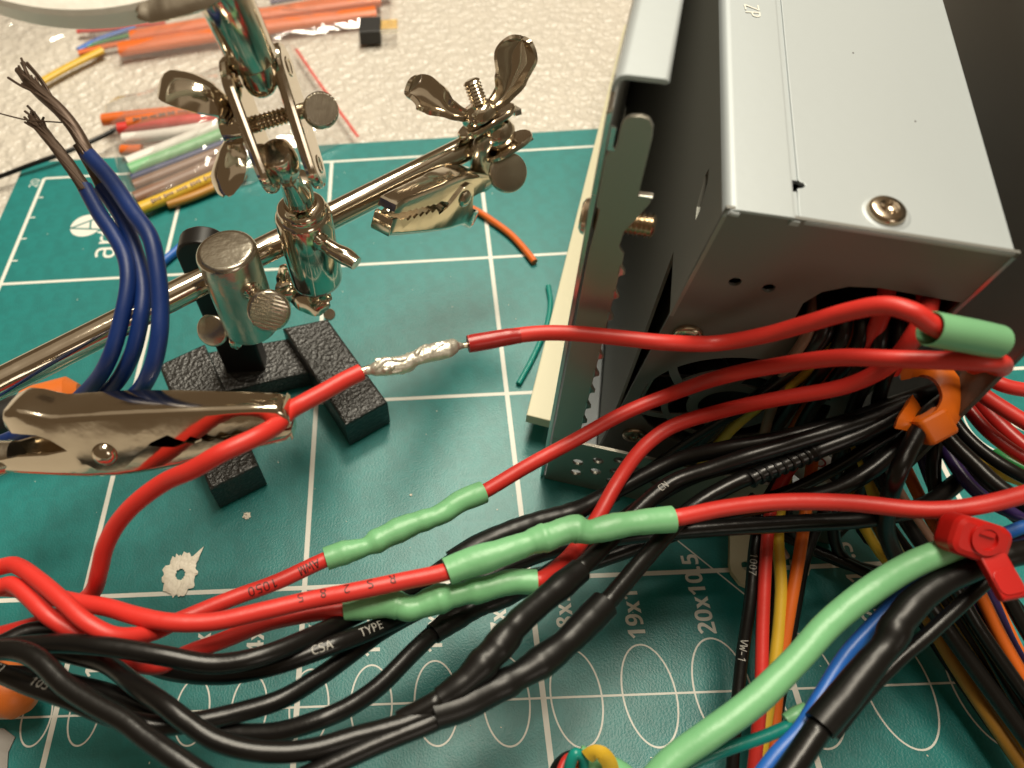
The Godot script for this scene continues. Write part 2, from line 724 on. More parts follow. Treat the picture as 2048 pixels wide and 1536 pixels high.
func build_table_and_mat():
	O = Vector3(14, -1.1, 6)
	var b := MB.new()
	b.prism(PackedVector2Array([Vector2(-60, -45), Vector2(80, -45), Vector2(80, 70), Vector2(-60, 70)]), ground(), -1.3, -0.3)
	var t := put("table_surface", b, M.cloth)
	t.set_meta("kind", "structure")

	var mt := thing("cutting_mat", "teal green self-healing cutting mat with white grid, ovals and size labels", "cutting mat", Vector3(20, -0.29, 14))
	b = MB.new()
	b.prism(round_rect(46, 33, 0.5, 5, Vector2(22.02, -15.52)), ground(), -0.29, 0.0, 0.04)
	put("mat_sheet", b, M.mat_green, mt)
	for i in 9:
		line(mt, Vector2(5.0 * i, 0), Vector2(5.0 * i, 30), 0.115)
	for i in 7:
		line(mt, Vector2(0, 5.0 * i), Vector2(40, 5.0 * i), 0.1, 0.0006)
	line(mt, Vector2(0, 17.5), Vector2(40, 17.5), 0.042, 0.0012)
	for i in 30:
		if i % 5 != 0:
			line(mt, Vector2(0.06, float(i)), Vector2(0.24, float(i)), 0.05)
	line(mt, Vector2(18.2, 14.0), Vector2(19.6, 15.6), 0.03)
	line(mt, Vector2(24.9, 9.6), Vector2(29.0, 13.4), 0.07, 0.0018)
	# size ovals along the half line, with their labels
	var names := ["8x4", "10x5", "13x6.5", "14x7", "14x7.5", "15x8", "16x8", "17x9", "18x9", "19x10", "20x10.5", "22x11", "24x11.5", "25x12"]
	var xs := [4.62, 5.61, 7.85, 9.02, 10.25, 11.52, 12.84, 14.25, 15.66, 17.12, 18.59, 20.27, 22.01, 23.73]
	var ws := [0.6, 0.62, 0.7, 0.73, 0.8, 0.84, 0.88, 0.94, 1.02, 1.06, 1.14, 1.2, 1.28, 1.34]
	for i in names.size():
		oval(mt, Vector2(xs[i], 17.5), ws[i], ws[i] * 1.84, 0.036)
		b = MB.new()
		var len: float = 0.42 + 0.21 * names[i].length()
		var c := Vector3(xs[i] + 0.0, 0.0022, 17.5 - ws[i] * 0.92 - 0.18 - len * 0.42)
		text_flat(b, names[i], 0.36, Transform3D(Basis(Vector3.FORWARD, Vector3.LEFT, Vector3.UP), c), true)
		put("size_label", b, M.print_white, mt)
	oval(mt, Vector2(26.70, 11.6), 1.3, 1.7, 0.04)
	oval(mt, Vector2(26.18, 13.3), 1.4, 1.6, 0.04)
	b = MB.new()
	text_flat(b, "20", 0.3, Transform3D(Basis(Vector3.FORWARD, Vector3.LEFT, Vector3.UP), Vector3(-0.28, 0.002, 0.22)))
	put("ruler_number", b, M.print_white, mt)
	# the maker's mark: a disc with an open A, and its name beside it
	b = MB.new()
	var lc: Vector3 = Vector3(2.09,0,2.54)
	b.prism(circle(0.52, 32, Vector2.ZERO), Transform3D(Basis(Vector3.RIGHT, Vector3.FORWARD, Vector3.UP), lc), 0.0, 0.002)
	put("logo_disc", b, M.print_white, mt)
	for q in [[Vector2(-0.5, 0.1), Vector2(0.3, -0.34)], [Vector2(-0.5, 0.1), Vector2(0.46, 0.22)], [Vector2(0.1, -0.2), Vector2(0.16, 0.18)]]:
		var a: Vector2 = q[0] + Vector2(lc.x, lc.z)
		var e: Vector2 = q[1] + Vector2(lc.x, lc.z)
		line(mt, a, e, 0.06, 0.0042, M.mat_green, "logo_stroke")
	b = MB.new()
	var tc: Vector3 = Vector3(2.72,0,2.33)
	text_flat(b, "arteza", 0.84, Transform3D(Basis(Vector3.FORWARD, Vector3.LEFT, Vector3.UP), tc + Vector3(0.2, 0.002, 0.2)))
	put("logo_name", b, M.print_white, mt)


func line(parent: Node, a: Vector2, e: Vector2, w: float, y := 0.0, m: Material = null, called := "grid_line"):
	var b := MB.new()
	var d := (e - a).normalized()
	var s := Vector2(-d.y, d.x) * w * 0.5
	b.prism(flat([a + s, e + s, e - s, a - s]), ground(), y - 0.002, y + 0.0025, 0.0)
	put(called, b, m if m else M.print_white, parent)


func oval(parent: Node, c: Vector2, w: float, h: float, th: float):
	var b := MB.new()
	var up := []
	for i in 65:
		var a := TAU * i / 64
		var u := Vector3(cos(a), 0, sin(a))
		var q0 := b.p(Vector3(c.x + u.x * (w - th) / 2, 0.0032, c.y + u.z * (h - th) / 2), Vector3.UP)
		var q1 := b.p(Vector3(c.x + u.x * (w + th) / 2, 0.0032, c.y + u.z * (h + th) / 2), Vector3.UP)
		up.append([q0, q1])
	for i in 64:
		b.quad(up[i][0], up[i][1], up[i + 1][1], up[i + 1][0])
	put("size_oval", b, M.print_white, parent)


# ---------------------------------------------------------------- power supply

func build_supply():
	# its own frame: x across the front, y up from the top face, z out of the front; tilted a little in the chassis
	var F := Transform3D(Basis(Vector3(0.97179, -0.08358, 0.22053), Vector3(0.06626, 0.99419, 0.08485), Vector3(-0.22634, -0.06785, 0.97168)), Vector3(17.47, 8.47, 12.8))
	var t := thing("power_supply", "slim silver steel power supply box with pale top and fan grille front", "power supply", F * Vector3(2.02, -8.15, -7.5))
	var W := 4.05
	var H := 8.15
	var D := 15.0
	var b := MB.new()
	# top sheet on the right, its front corner rounded, folded down over the right side
	var fx := Transform3D(F.basis * Basis(Vector3.RIGHT, Vector3.FORWARD, Vector3.UP), F.origin)
	var poly := PackedVector2Array([Vector2(W - 0.06, D), Vector2(W - 0.06, 0.0), Vector2(W - 0.12, -0.0)])
	poly.append_array(PackedVector2Array([Vector2(1.16, 0), Vector2(1.09, 0.02), Vector2(1.05, 0.07), Vector2(1.04, 0.14), Vector2(1.05, 0.66), Vector2(1.13, 0.69), Vector2(1.17, 0.74), Vector2(1.15, 0.79), Vector2(1.1, 0.805), Vector2(1.07, 0.84), Vector2(1.06, D)]))
	b.prism(poly, fx, -0.09, -0.012, 0.014)
	put("top_panel", b, M.zinc_pale, t)
	# left cover: its top lip lies over the top panel
	b = MB.new()
	var lip := [Vector2(0.0, -0.16), Vector2(0.012, -0.09), Vector2(0.04, -0.04), Vector2(0.09, -0.01), Vector2(0.16, 0.006)]
	var grid := []
	for i in 2:
		var row := []
		var z := 0.0 if i == 0 else -D
		for q in lip:
			row.append(F * Vector3(q.x, q.y, z))
		row.append(F * Vector3(0.93, 0.022, z))
		row.append(F * Vector3(0.965, 0.012, z))
		grid.append(row)
	grid.reverse()
	b.shell(grid, 0.05)
	var cv := put("cover_lip", b, M.zinc_pale, t)
	b = MB.new()
	b.tube([F * Vector3(0.05, -0.05, 0.004), F * Vector3(0.11, -0.07, 0.004), F * Vector3(0.2, -0.075, 0.004)], 0.045, 8)
	put("rolled_edge", b, M.zinc_pale, cv)
	b = MB.new()
	b.prism(PackedVector2Array([Vector2(0.93, -0.015), Vector2(1.06, -0.015), Vector2(1.045, 0.05), Vector2(1.045, 0.6), Vector2(0.95, 0.6)]), fx, -0.12, -0.035)
	b.prism(PackedVector2Array([Vector2(0.88, 0.86), Vector2(1.2, 0.86), Vector2(1.2, D - 0.1), Vector2(0.88, D - 0.1)]), fx, -0.12, -0.048)
	put("seam_strip", b, M.zinc_pale, t)
	# left side: polished sheet with a slot-like notch at the front
	b = MB.new()
	var fl := Transform3D(F.basis * Basis(Vector3.FORWARD, Vector3.UP, Vector3.RIGHT), F.origin)   # local x runs to the back, y up
	var side := PackedVector2Array([Vector2(0, -0.16), Vector2(0, -2.62), Vector2(1.4, -2.5), Vector2(0.75, -4.6), Vector2(0.32, -6.2), Vector2(0.12, -7.4), Vector2(0.12, -H), Vector2(D, -H), Vector2(D, -0.16)])
	b.prism(with_holes(side, [PackedVector2Array([Vector2(1.05, -1.32), Vector2(1.3, -1.26), Vector2(1.62, -0.86), Vector2(1.6, -0.68), Vector2(1.34, -0.76), Vector2(1.06, -1.14)])]), fl, 0.0, 0.06, 0.0)
	put("side_cover", b, M.side_steel, t)
	b = MB.new()
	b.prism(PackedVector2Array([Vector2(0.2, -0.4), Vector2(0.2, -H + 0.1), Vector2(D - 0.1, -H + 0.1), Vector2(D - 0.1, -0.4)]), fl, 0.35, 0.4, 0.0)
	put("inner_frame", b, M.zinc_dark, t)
	b = MB.new()
	b.prism(PackedVector2Array([Vector2(0, -0.1), Vector2(0, -H), Vector2(D, -H), Vector2(D, -0.1)]), fl, W - 0.06, W, 0.0)
	b.prism(PackedVector2Array([Vector2(0.06, -D), Vector2(W - 0.06, -D), Vector2(W - 0.06, 0), Vector2(0.06, 0)]), Transform3D(F.basis * Basis(Vector3.RIGHT, Vector3.BACK, Vector3.DOWN), F * Vector3(0, -H + 0.06, 0)), 0.0, 0.05)
	b.prism(PackedVector2Array([Vector2(0.06, -0.1), Vector2(W - 0.06, -0.1), Vector2(W - 0.06, -H), Vector2(0.06, -H)]), Transform3D(F.basis, F * Vector3(0, 0, -D)), 0.0, 0.05)
	put("shell", b, M.zinc, t)
	# front sheet with the cable opening, two screw holes and the fan opening
	b = MB.new()
	var hole := PackedVector2Array()
	for q in [Vector2(3.97, -1.15), Vector2(2.75, -1.12), Vector2(2.32, -1.2), Vector2(2.02, -1.42), Vector2(1.88, -1.75), Vector2(1.93, -2.15), Vector2(2.2, -2.5), Vector2(2.6, -2.66), Vector2(3.1, -2.7), Vector2(3.6, -2.6), Vector2(3.97, -2.4)]:
		hole.append(q)
	var fan := circle(1.78, 48, Vector2(2.02, -5.2))
	var front := PackedVector2Array([Vector2(0, 0), Vector2(W, 0), Vector2(W, -1.0), Vector2(W, -H), Vector2(0.0, -H), Vector2(0.0, -2.62)])
	b.prism(with_holes(front, [hole, circle(0.1, 16, Vector2(0.7, -1.51)), circle(0.1, 16, Vector2(1.24, -1.53)), fan]), F, -0.07, -0.01, 0.0, true)
	put("front_panel", b, M.front_steel, t)
	# grille: a ring and curved spokes in the plane of the sheet
	var g := MB.new()
	ring_flat(g, F, Vector2(2.02, -5.2), 0.62, 0.84)
	ring_flat(g, F, Vector2(2.02, -5.2), 1.2, 1.34)
	for i in 6:
		var a0 := PI / 2 + 0.3 + TAU * i / 6
		var sp := PackedVector2Array()
		var sq := PackedVector2Array()
		for k in 7:
			var r := 0.8 + 1.0 * k / 6.0
			var a := a0 - 0.38 * k / 6.0
			var w := 0.1 / r
			sp.append(Vector2(2.02, -5.2) + Vector2(cos(a + w), sin(a + w)) * r)
			sq.append(Vector2(2.02, -5.2) + Vector2(cos(a - w), sin(a - w)) * r)
		sq.reverse()
		sp.append_array(sq)
		g.prism(sp, F, -0.065, -0.016, 0.0)
	put("fan_grille", g, M.front_steel, t)
	b = MB.new()
	b.lathe([Vector2(0, 0.02), Vector2(0.8, 0.02), Vector2(0.85, -0.04), Vector2(0.85, -1.0)], Transform3D(F.basis * Basis(Vector3.RIGHT, Vector3.BACK, Vector3.DOWN), F * Vector3(2.02, -5.2, -0.35)), 28)
	var hub := put("fan_hub", b, M.fan_black, t)
	for i in 7:
		b = MB.new()
		var gr := []
		for k in 5:
			var row := []
			for j in 5:
				var r := 0.83 + 0.9 * j / 4.0
				var a := TAU * i / 7.0 + 0.18 * k + 0.12 * j
				row.append(F * Vector3(2.02 + cos(a) * r, -5.2 + sin(a) * r, -0.4 - 0.18 * k))
			gr.append(row)
		b.shell(gr, 0.04)
		put("fan_blade", b, M.fan_black, hub)
	for q in [Vector2(0.45, -3.05), Vector2(0.56, -6.93), Vector2(3.6, -6.9)]:
		cross_screw(t, F * Vector3(q.x, q.y, 0.0), F.basis.z, F.basis.x, 0.27, M.screw_steel, "fan_screw")
	cross_screw(t, F * Vector3(2.27, 0.0, -0.42), F.basis.y, F.basis.x, 0.27, M.screw_steel, "top_screw")
	# dimple in which the top screw sits, scratches and the folded corner at the right
	b = MB.new()
	b.lathe([Vector2(0.36, -0.012), Vector2(0.33, 0.004), Vector2(0.28, 0.012), Vector2(0.0, 0.012)], upright(F * Vector3(2.29, -0.008, -0.42), F.basis.y), 28)
	put("screw_boss", b, M.zinc_pale, t)
	b = MB.new()
	text_flat(b, "ZP", 0.26, Transform3D(F.basis * Basis(Vector3(0.1, 0, 1).normalized(), Vector3(1, 0, -0.1).normalized(), Vector3.UP), F * Vector3(0.52, 0.026, -5.0)))
	put("scratched_letters", b, M.print_white, t)
	# scratches beside the notch
	for s in [Vector3(4.2, 1.0, 0.35), Vector3(2.6, 1.8, 0.12)]:
		b = MB.new()
		b.box(Transform3D(F.basis, F * Vector3(s.y + 1.2, -0.011, -s.x)), Vector3(0.025, 0.002, 0.03), 0.0)
		put("speck", b, M.ink_dark, t)


func ring_flat(b: MB, f: Transform3D, c: Vector2, r0: float, r1: float):
	var a := circle(r1, 40, c)
	var e := circle(r0, 40, c)
	for i in 40:
		var j := (i + 1) % 40
		b.prism(PackedVector2Array([a[i], a[j], e[j], e[i]]), f, -0.064, -0.015)


# a pan-head screw with a cross recess
func cross_screw(parent: Node, at: Vector3, nn: Vector3, xd: Vector3, r: float, m: Material, called: String):
	var f := upright(at, nn, xd)
	var b := MB.new()
	b.lathe([Vector2(r, 0.0), Vector2(r, 0.05), Vector2(r * 0.94, 0.085), Vector2(r * 0.8, 0.108), Vector2(r * 0.52, 0.118)], f, 32)
	# recess: a dish with a cross-shaped floor
	b.lathe([Vector2(r * 0.52, 0.118), Vector2(r * 0.42, 0.1), Vector2(r * 0.3, 0.07), Vector2(r * 0.1, 0.045), Vector2(0, 0.045)], f, 24)
	var o := put(called, b, m, parent)
	b = MB.new()
	for k in 4:
		var a := PI / 2 * k + 0.4
		var d := Vector3(cos(a), 0, sin(a))
		var f2 := Transform3D(f.basis * Basis(Vector3.UP, -a), f * (d * r * 0.36 + Vector3(0, 0.085, 0)))
		b.box(f2, Vector3(r * 0.2, 0.05, r * 0.2), 0.015)
	put("cross_recess", b, m, o)


# ---------------------------------------------------------------- chassis round the supply

func build_chassis():
	var Bs := Basis(Vector3(0.9507, 0, 0.3102), Vector3.UP, Vector3(-0.3102, 0, 0.9507))
	var F := Transform3D(Bs, Vector3(15.55, 0, 12.5))
	var t := thing("steel_chassis", "open U-shaped zinc steel chassis with serrated front flange around the power supply", "chassis", F * Vector3(3.25, 0, -9))
	var L := 19.0
	var fl := Transform3D(Bs * Basis(Vector3.FORWARD, Vector3.UP, Vector3.RIGHT), F.origin)
	# left wall
	var b := MB.new()
	b.prism(PackedVector2Array([Vector2(0.02, 0.02), Vector2(L, 0.02), Vector2(L, 10.3), Vector2(0.35, 10.3), Vector2(0.02, 9.9)]), fl, 0.0, 0.08, 0.012)
	put("left_wall", b, M.zinc, t)
	b = MB.new()
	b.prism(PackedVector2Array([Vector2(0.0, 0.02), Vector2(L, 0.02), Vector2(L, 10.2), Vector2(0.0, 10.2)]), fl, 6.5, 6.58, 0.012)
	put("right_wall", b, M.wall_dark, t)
	b = MB.new()
	b.box(Transform3D(Bs, F * Vector3(3.29, 0.05, -L / 2)), Vector3(6.4, 0.06, L - 0.1), 0.01)
	put("floor_plate", b, M.zinc_pale, t)
	# folded rim on top of the left wall
	b = MB.new()
	var grid := []
	for z in [-L, -0.22]:
		var row := []
		for q in [Vector2(-0.005, 10.1), Vector2(0.0, 10.22), Vector2(0.03, 10.31), Vector2(0.08, 10.37), Vector2(0.16, 10.4), Vector2(0.64, 10.4), Vector2(0.68, 10.385), Vector2(0.7, 10.35)]:
			row.append(F * Vector3(q.x, q.y, z))
		grid.append(row)
	b.shell(grid, 0.07)
	put("top_rim", b, M.zinc_pale, t)
	# front flange: a tab with a rounded head, a hook and a serrated edge
	var edge := [Vector2(0.12, 0.3), Vector2(0.12, 7.4), Vector2(0.16, 8.35), Vector2(0.1, 8.4), Vector2(0.09, 9.3), Vector2(0.15, 9.4), Vector2(0.2, 9.42), Vector2(0.215, 9.5), Vector2(0.22, 9.8), Vector2(0.25, 9.9), Vector2(0.32, 9.96), Vector2(0.46, 9.98), Vector2(0.56, 9.95), Vector2(0.63, 9.84), Vector2(0.65, 9.66), Vector2(0.655, 8.72), Vector2(0.85, 8.68), Vector2(0.84, 8.6), Vector2(0.72, 8.3), Vector2(0.58, 8.0), Vector2(0.56, 7.7), Vector2(0.6, 7.62)]
	var y := 7.55
	while y > 2.2:
		edge.append_array([Vector2(0.66, y), Vector2(0.665, y - 0.22), Vector2(0.7, y - 0.3), Vector2(0.745, y - 0.38), Vector2(0.75, y - 0.43), Vector2(0.67, y - 0.49)])
		y -= 0.55
	edge.append_array([Vector2(0.7, 1.865)])
	edge[0] = Vector2(0.12, 1.865)
	var outline := PackedVector2Array(edge)
	var holes := []
	for c in [Vector2(0.77, 1.08), Vector2(0.78, 0.62), Vector2(1.19, 1.34), Vector2(1.2, 0.86), Vector2(1.62, 1.55), Vector2(1.61, 1.06), Vector2(1.61, 0.6), Vector2(2.05, 1.3), Vector2(2.05, 0.8), Vector2(2.5, 1.5), Vector2(2.5, 1.0), Vector2(2.5, 0.5), Vector2(2.95, 1.3), Vector2(2.95, 0.8)]:
		holes.append(circle(0.125, 14, c))
	b = MB.new()
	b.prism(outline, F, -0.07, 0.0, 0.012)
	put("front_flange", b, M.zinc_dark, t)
	b = MB.new()
	var lipo := PackedVector2Array([Vector2(0.12, 0.02), Vector2(6.46, 0.02), Vector2(6.46, 1.86), Vector2(0.12, 1.86)])
	b.prism(with_holes(lipo, holes), F, -0.07, 0.0, 0.0)
	put("front_lip", b, M.zinc_dark, t)
	b = MB.new()
	b.prism(PackedVector2Array([Vector2(0.0, 8.6), Vector2(0.08, 8.6), Vector2(0.08, 10.0), Vector2(0.0, 9.95)]), F, -0.14, 0.0, 0.012)
	put("wall_lip", b, M.steel_edge, t)
	b = MB.new()
	b.prism(PackedVector2Array([Vector2(0.10, 9.42), Vector2(0.2, 9.42), Vector2(0.2, 9.46), Vector2(0.17, 9.48), Vector2(0.17, 9.78), Vector2(0.1, 9.8)]), F, 0.002, 0.03, 0.004)
	put("hook_edge", b, M.steel_edge, t)
	b = MB.new()
	b.box(Transform3D(Bs, F * Vector3(0.76, 8.72, -0.03)), Vector3(0.19, 0.035, 0.1), 0.006)
	put("step_edge", b, M.steel_edge, t)
	# little teeth burrs that catch the light along the serrated edge
	y = 7.55
	while y > 2.2:
		b = MB.new()
		b.prism(PackedVector2Array([Vector2(0.665, y - 0.24), Vector2(0.755, y - 0.38), Vector2(0.755, y - 0.44), Vector2(0.67, y - 0.45)]), Transform3D(Bs * Basis(Vector3.UP, 0.5), F * Vector3(0.07, 0, 0.35)), -0.03, 0.0, 0.004)
		put("tooth", b, M.zinc, t)
		y -= 0.55
	# screw through the left wall: head outside, thread inside
	b = MB.new()
	screw_thread(b, F * Vector3(0.1, 7.98, -0.25), F * Vector3(1.02, 7.98, -0.25), 0.2, 0.075)
	var sc := put("wall_screw", b, M.screw_steel, t)
	b = MB.new()
	b.lathe([Vector2(0.0, -0.1), Vector2(0.2, -0.1), Vector2(0.27, -0.06), Vector2(0.29, 0.0), Vector2(0.0, 0.0)], upright(F * Vector3(-0.01, 7.98, -0.25), Bs.x), 24)
	put("screw_head", b, M.screw_steel, sc)
	# pale ear on the mat in front of the chassis
	b = MB.new()
	var e := Transform3D(Bs * Basis(Vector3.RIGHT, Vector3.FORWARD, Vector3.UP), F.origin)
	b.prism(with_holes(PackedVector2Array([Vector2(4.34, 0.1), Vector2(5.5, 0.1), Vector2(5.5, -1.3), Vector2(5.36, -1.48), Vector2(4.9, -1.56), Vector2(4.62, -1.5), Vector2(4.44, -1.3), Vector2(4.38, -1.1)]), [circle(0.14, 14, Vector2(4.76, -1.05))]), e, 0.02, 0.16, 0.0)
	put("mounting_ear", b, M.cream_plastic, t)

	# cream rail that runs along the outside of the chassis wall
	b = MB.new()
	var f := Transform3D(Bs * Basis(Vector3.RIGHT, Vector3.FORWARD, Vector3.UP), F.origin)
	b.prism(PackedVector2Array([Vector2(-0.61, 1.02), Vector2(-0.03, 1.0), Vector2(-0.03, 19.0), Vector2(-0.61, 19.0)]), f, 0.68, 1.0, 0.02, false)
	solo("plastic_rail", b, M.cream_plastic, "long cream translucent plastic rail along the outer left wall of the steel chassis", "plastic rail")


# ---------------------------------------------------------------- helping hand stand

const SEE := Vector3(0.0285, 0.8105, 0.5851)    # up and towards the room's near side
const ALOFT := Vector3(0.0498, 0.5834, -0.8106)
const ASIDE := Vector3(0.9984, -0.0523, 0.0237)


func wing(parent: Node, spine: Array, widths: Array, cup_dir: Vector3, cup: float, called := "wing", m: Material = null, thick := 0.1):
	var q := MB.smooth_path(spine, widths, 12)
	var c: Array = q[0]
	var r: Array = q[1]
	# the far end is rounded off
	var left := 0.0
	for i in range(c.size() - 1, -1, -1):
		if i < c.size() - 1:
			left += (c[i + 1] - c[i]).length()
		var half: float = maxf(r[i] * 0.5, 0.05)
		if left < half:
			r[i] *= maxf(0.12, sqrt(maxf(0.0, 1.0 - pow(1.0 - left / half, 2.0))))
	var g := []
	for i in c.size():
		var tg: Vector3 = (c[mini(i + 1, c.size() - 1)] - c[maxi(i - 1, 0)]).normalized()
		var side := tg.cross(cup_dir).normalized()
		var up := side.cross(tg).normalized()
		var row := []
		for j in 9:
			var s := -1.0 + j / 4.0
			row.append(c[i] + side * (s * r[i] * 0.5) + up * (cup * (s * s - 0.4) * minf(1.0, r[i] / 0.5)))
		g.append(row)
	var b := MB.new()
	b.shell(g, thick)
	put(called, b, m if m else M.chrome, parent)


func disc(parent: Node, at: Vector3, axis: Vector3, r: float, th: float, called := "knob", m: Material = null) -> MeshInstance3D:
	var b := MB.new()
	b.lathe([Vector2(0, -th / 2), Vector2(r * 0.86, -th / 2), Vector2(r * 0.96, -th * 0.36), Vector2(r, -th * 0.1), Vector2(r, th * 0.1), Vector2(r * 0.96, th * 0.36), Vector2(r * 0.86, th / 2), Vector2(0, th / 2)], upright(at, axis), 28)
	return put(called, b, m if m else M.chrome_worn, parent)


# a disc-shaped finger grip pressed with ridges
func paddle(parent: Node, at: Vector3, axis: Vector3, along: Vector3, r: float, th: float):
	var k := disc(parent, at, axis, r, th, "finger_grip")
	var f := upright(at, axis, along)
	for i in 9:
		var o := -0.8 + 0.2 * i
		var b := MB.new()
		b.box(Transform3D(f.basis, f * Vector3(o * r * 0.9, th * 0.5, 0)), Vector3(r * 0.1, 0.035, r * 1.7 * sqrt(1.0 - o * o * 0.9)), 0.012)
		put("ridge", b, M.chrome_worn, k)


func plate(parent: Node, at: Vector3, nn: Vector3, along: Vector3, l: float, w: float, th: float, holes: Array):
	var z := nn.normalized()
	var x := (along - z * along.dot(z)).normalized()
	var b := MB.new()
	var f := Transform3D(Basis(x, z.cross(x), z), at)
	b.prism(round_rect(l, w, w * 0.48, 10), f, -th / 2, th / 2, th * 0.34)
	var o := put("joint_plate", b, M.chrome, parent)
	for h in holes:
		b = MB.new()
		for s in [-1.0, 1.0]:
			b.lathe([Vector2(0.17, 0.0), Vector2(0.16, 0.018), Vector2(0.13, 0.02), Vector2(0.11, 0.004), Vector2(0, 0.003)], upright(f * Vector3(h, 0, s * th / 2), z * s), 24)
		put("seat_rim", b, M.chrome, o)


func rod(b: MB, from: Vector3, to: Vector3, r: float, bev := 0.04):
	var l := (to - from).length()
	b.lathe([Vector2(0, 0), Vector2(r - bev, 0), Vector2(r, bev), Vector2(r, l - bev), Vector2(r - bev, l), Vector2(0, l)], upright(from, to - from), 32)


# one jaw of a crocodile clip: rows of [x, crown, edge, width] in the clip's frame
func jaw(f: Transform3D, rows: Array, upper: bool) -> MB:
	var g := []
	for q in rows:
		var yt: float = q[1]
		var yl: float = q[2]
		var hw: float = q[3] * 0.5
		var s := signf(yt - yl)
		var rc := minf(0.13, minf(absf(yt - yl) * 0.9, hw * 0.8))
		var row := [f * Vector3(q[0], yl, hw), f * Vector3(q[0], lerpf(yl, yt - s * rc, 0.5), hw), f * Vector3(q[0], yt - s * rc, hw)]
		for k in range(1, 4):
			var a := PI / 2 * k / 4.0
			row.append(f * Vector3(q[0], yt - s * rc * (1 - sin(a)), hw - rc * (1 - cos(a))))
		row.append(f * Vector3(q[0], yt, 0))
		for k in range(3, 0, -1):
			var a := PI / 2 * k / 4.0
			row.append(f * Vector3(q[0], yt - s * rc * (1 - sin(a)), -hw + rc * (1 - cos(a))))
		row.append_array([f * Vector3(q[0], yt - s * rc, -hw), f * Vector3(q[0], lerpf(yl, yt - s * rc, 0.5), -hw), f * Vector3(q[0], yl, -hw)])
		if not upper:
			row.reverse()
		g.append(row)
	var b := MB.new()
	b.shell(g, 0.055)
	return b


func clip(parent: Node, f: Transform3D, open_deg: float):
	var up := [[-1.46, 0.72, 0.62, 0.3], [-1.42, 0.86, 0.6, 0.5], [-1.32, 0.97, 0.58, 0.66], [-1.12, 1.02, 0.56, 0.74], [-0.92, 0.96, 0.52, 0.76], [-0.75, 0.88, 0.4, 0.75], [-0.6, 0.82, 0.2, 0.74], [-0.44, 0.8, -0.08, 0.74], [-0.24, 0.79, -0.3, 0.74], [0.0, 0.77, -0.36, 0.74], [0.24, 0.76, -0.3, 0.74], [0.44, 0.74, -0.16, 0.73], [0.62, 0.72, -0.02, 0.72], [0.8, 0.7, 0.1, 0.7], [1.1, 0.66, 0.2, 0.68]]
	var lo := [[-1.9, -0.3, 0.0, 0.5], [-1.5, -0.36, 0.06, 0.56], [-1.0, -0.44, 0.04, 0.6], [-0.5, -0.52, 0.1, 0.62], [0.0, -0.56, 0.3, 0.62], [0.4, -0.55, 0.15, 0.62], [0.8, -0.52, 0.0, 0.61], [1.1, -0.49, -0.06, 0.6]]
	for i in 12:
		var s := i / 11.0
		var z := 0.08 if i % 2 == 0 else 0.0
		up.append([1.2 + 1.35 * s, lerpf(0.65, 0.46, s), 0.03 + z, lerpf(0.67, 0.52, s)])
		lo.append([1.2 + 1.35 * s, lerpf(-0.46, -0.32, s), 0.0 - z * 0.5, lerpf(0.59, 0.48, s)])
	up.append_array([[2.68, 0.43, 0.06, 0.5], [2.86, 0.4, -0.02, 0.49], [2.97, 0.34, -0.02, 0.47], [3.02, 0.2, -0.01, 0.42]])
	lo.append_array([[2.7, -0.3, -0.04, 0.47], [2.88, -0.27, -0.02, 0.46], [3.0, -0.2, -0.03, 0.4]])
	var fu := Transform3D(f.basis * Basis(Vector3.BACK, deg_to_rad(open_deg)), f.origin)
	put("upper_jaw", jaw(fu, up, true), M.chrome, parent)
	var b := MB.new()
	b.prism(PackedVector2Array([Vector2(2.98, 0.36), Vector2(3.02, 0.3), Vector2(3.02, 0.0), Vector2(2.96, -0.03)]), fu, -0.22, 0.22, 0.012)
	put("jaw_tip", b, M.chrome, parent)
	put("lower_jaw", jaw(f, lo, false), M.chrome, parent)
	b = MB.new()
	b.prism(PackedVector2Array([Vector2(2.96, -0.03), Vector2(3.0, -0.05), Vector2(3.0, -0.2), Vector2(2.96, -0.24)]), f, -0.2, 0.2, 0.012)
	put("jaw_tip", b, M.chrome, parent)
	for s in [-1.0, 1.0]:
		b = MB.new()
		b.lathe([Vector2(0.2, 0.0), Vector2(0.19, 0.05), Vector2(0.14, 0.1), Vector2(0.07, 0.125), Vector2(0, 0.13)], upright(f * Vector3(0, 0, 0.365 * s), f.basis.z * s), 20)
		put("rivet", b, M.chrome, parent)
	b = MB.new()
	var coil := []
	for k in 60:
		var a := TAU * k / 10.0
		coil.append(f * Vector3(cos(a) * 0.2, sin(a) * 0.2, -0.24 + 0.48 * k / 59.0))
	b.tube(coil, 0.03, 6, true, 1)
	b.tube([f * Vector3(0.2, 0, -0.24), f * Vector3(-0.5, 0.45, -0.22), f * Vector3(-1.1, 0.7, -0.2)], 0.03, 6)
	put("spring", b, M.chrome_worn, parent)


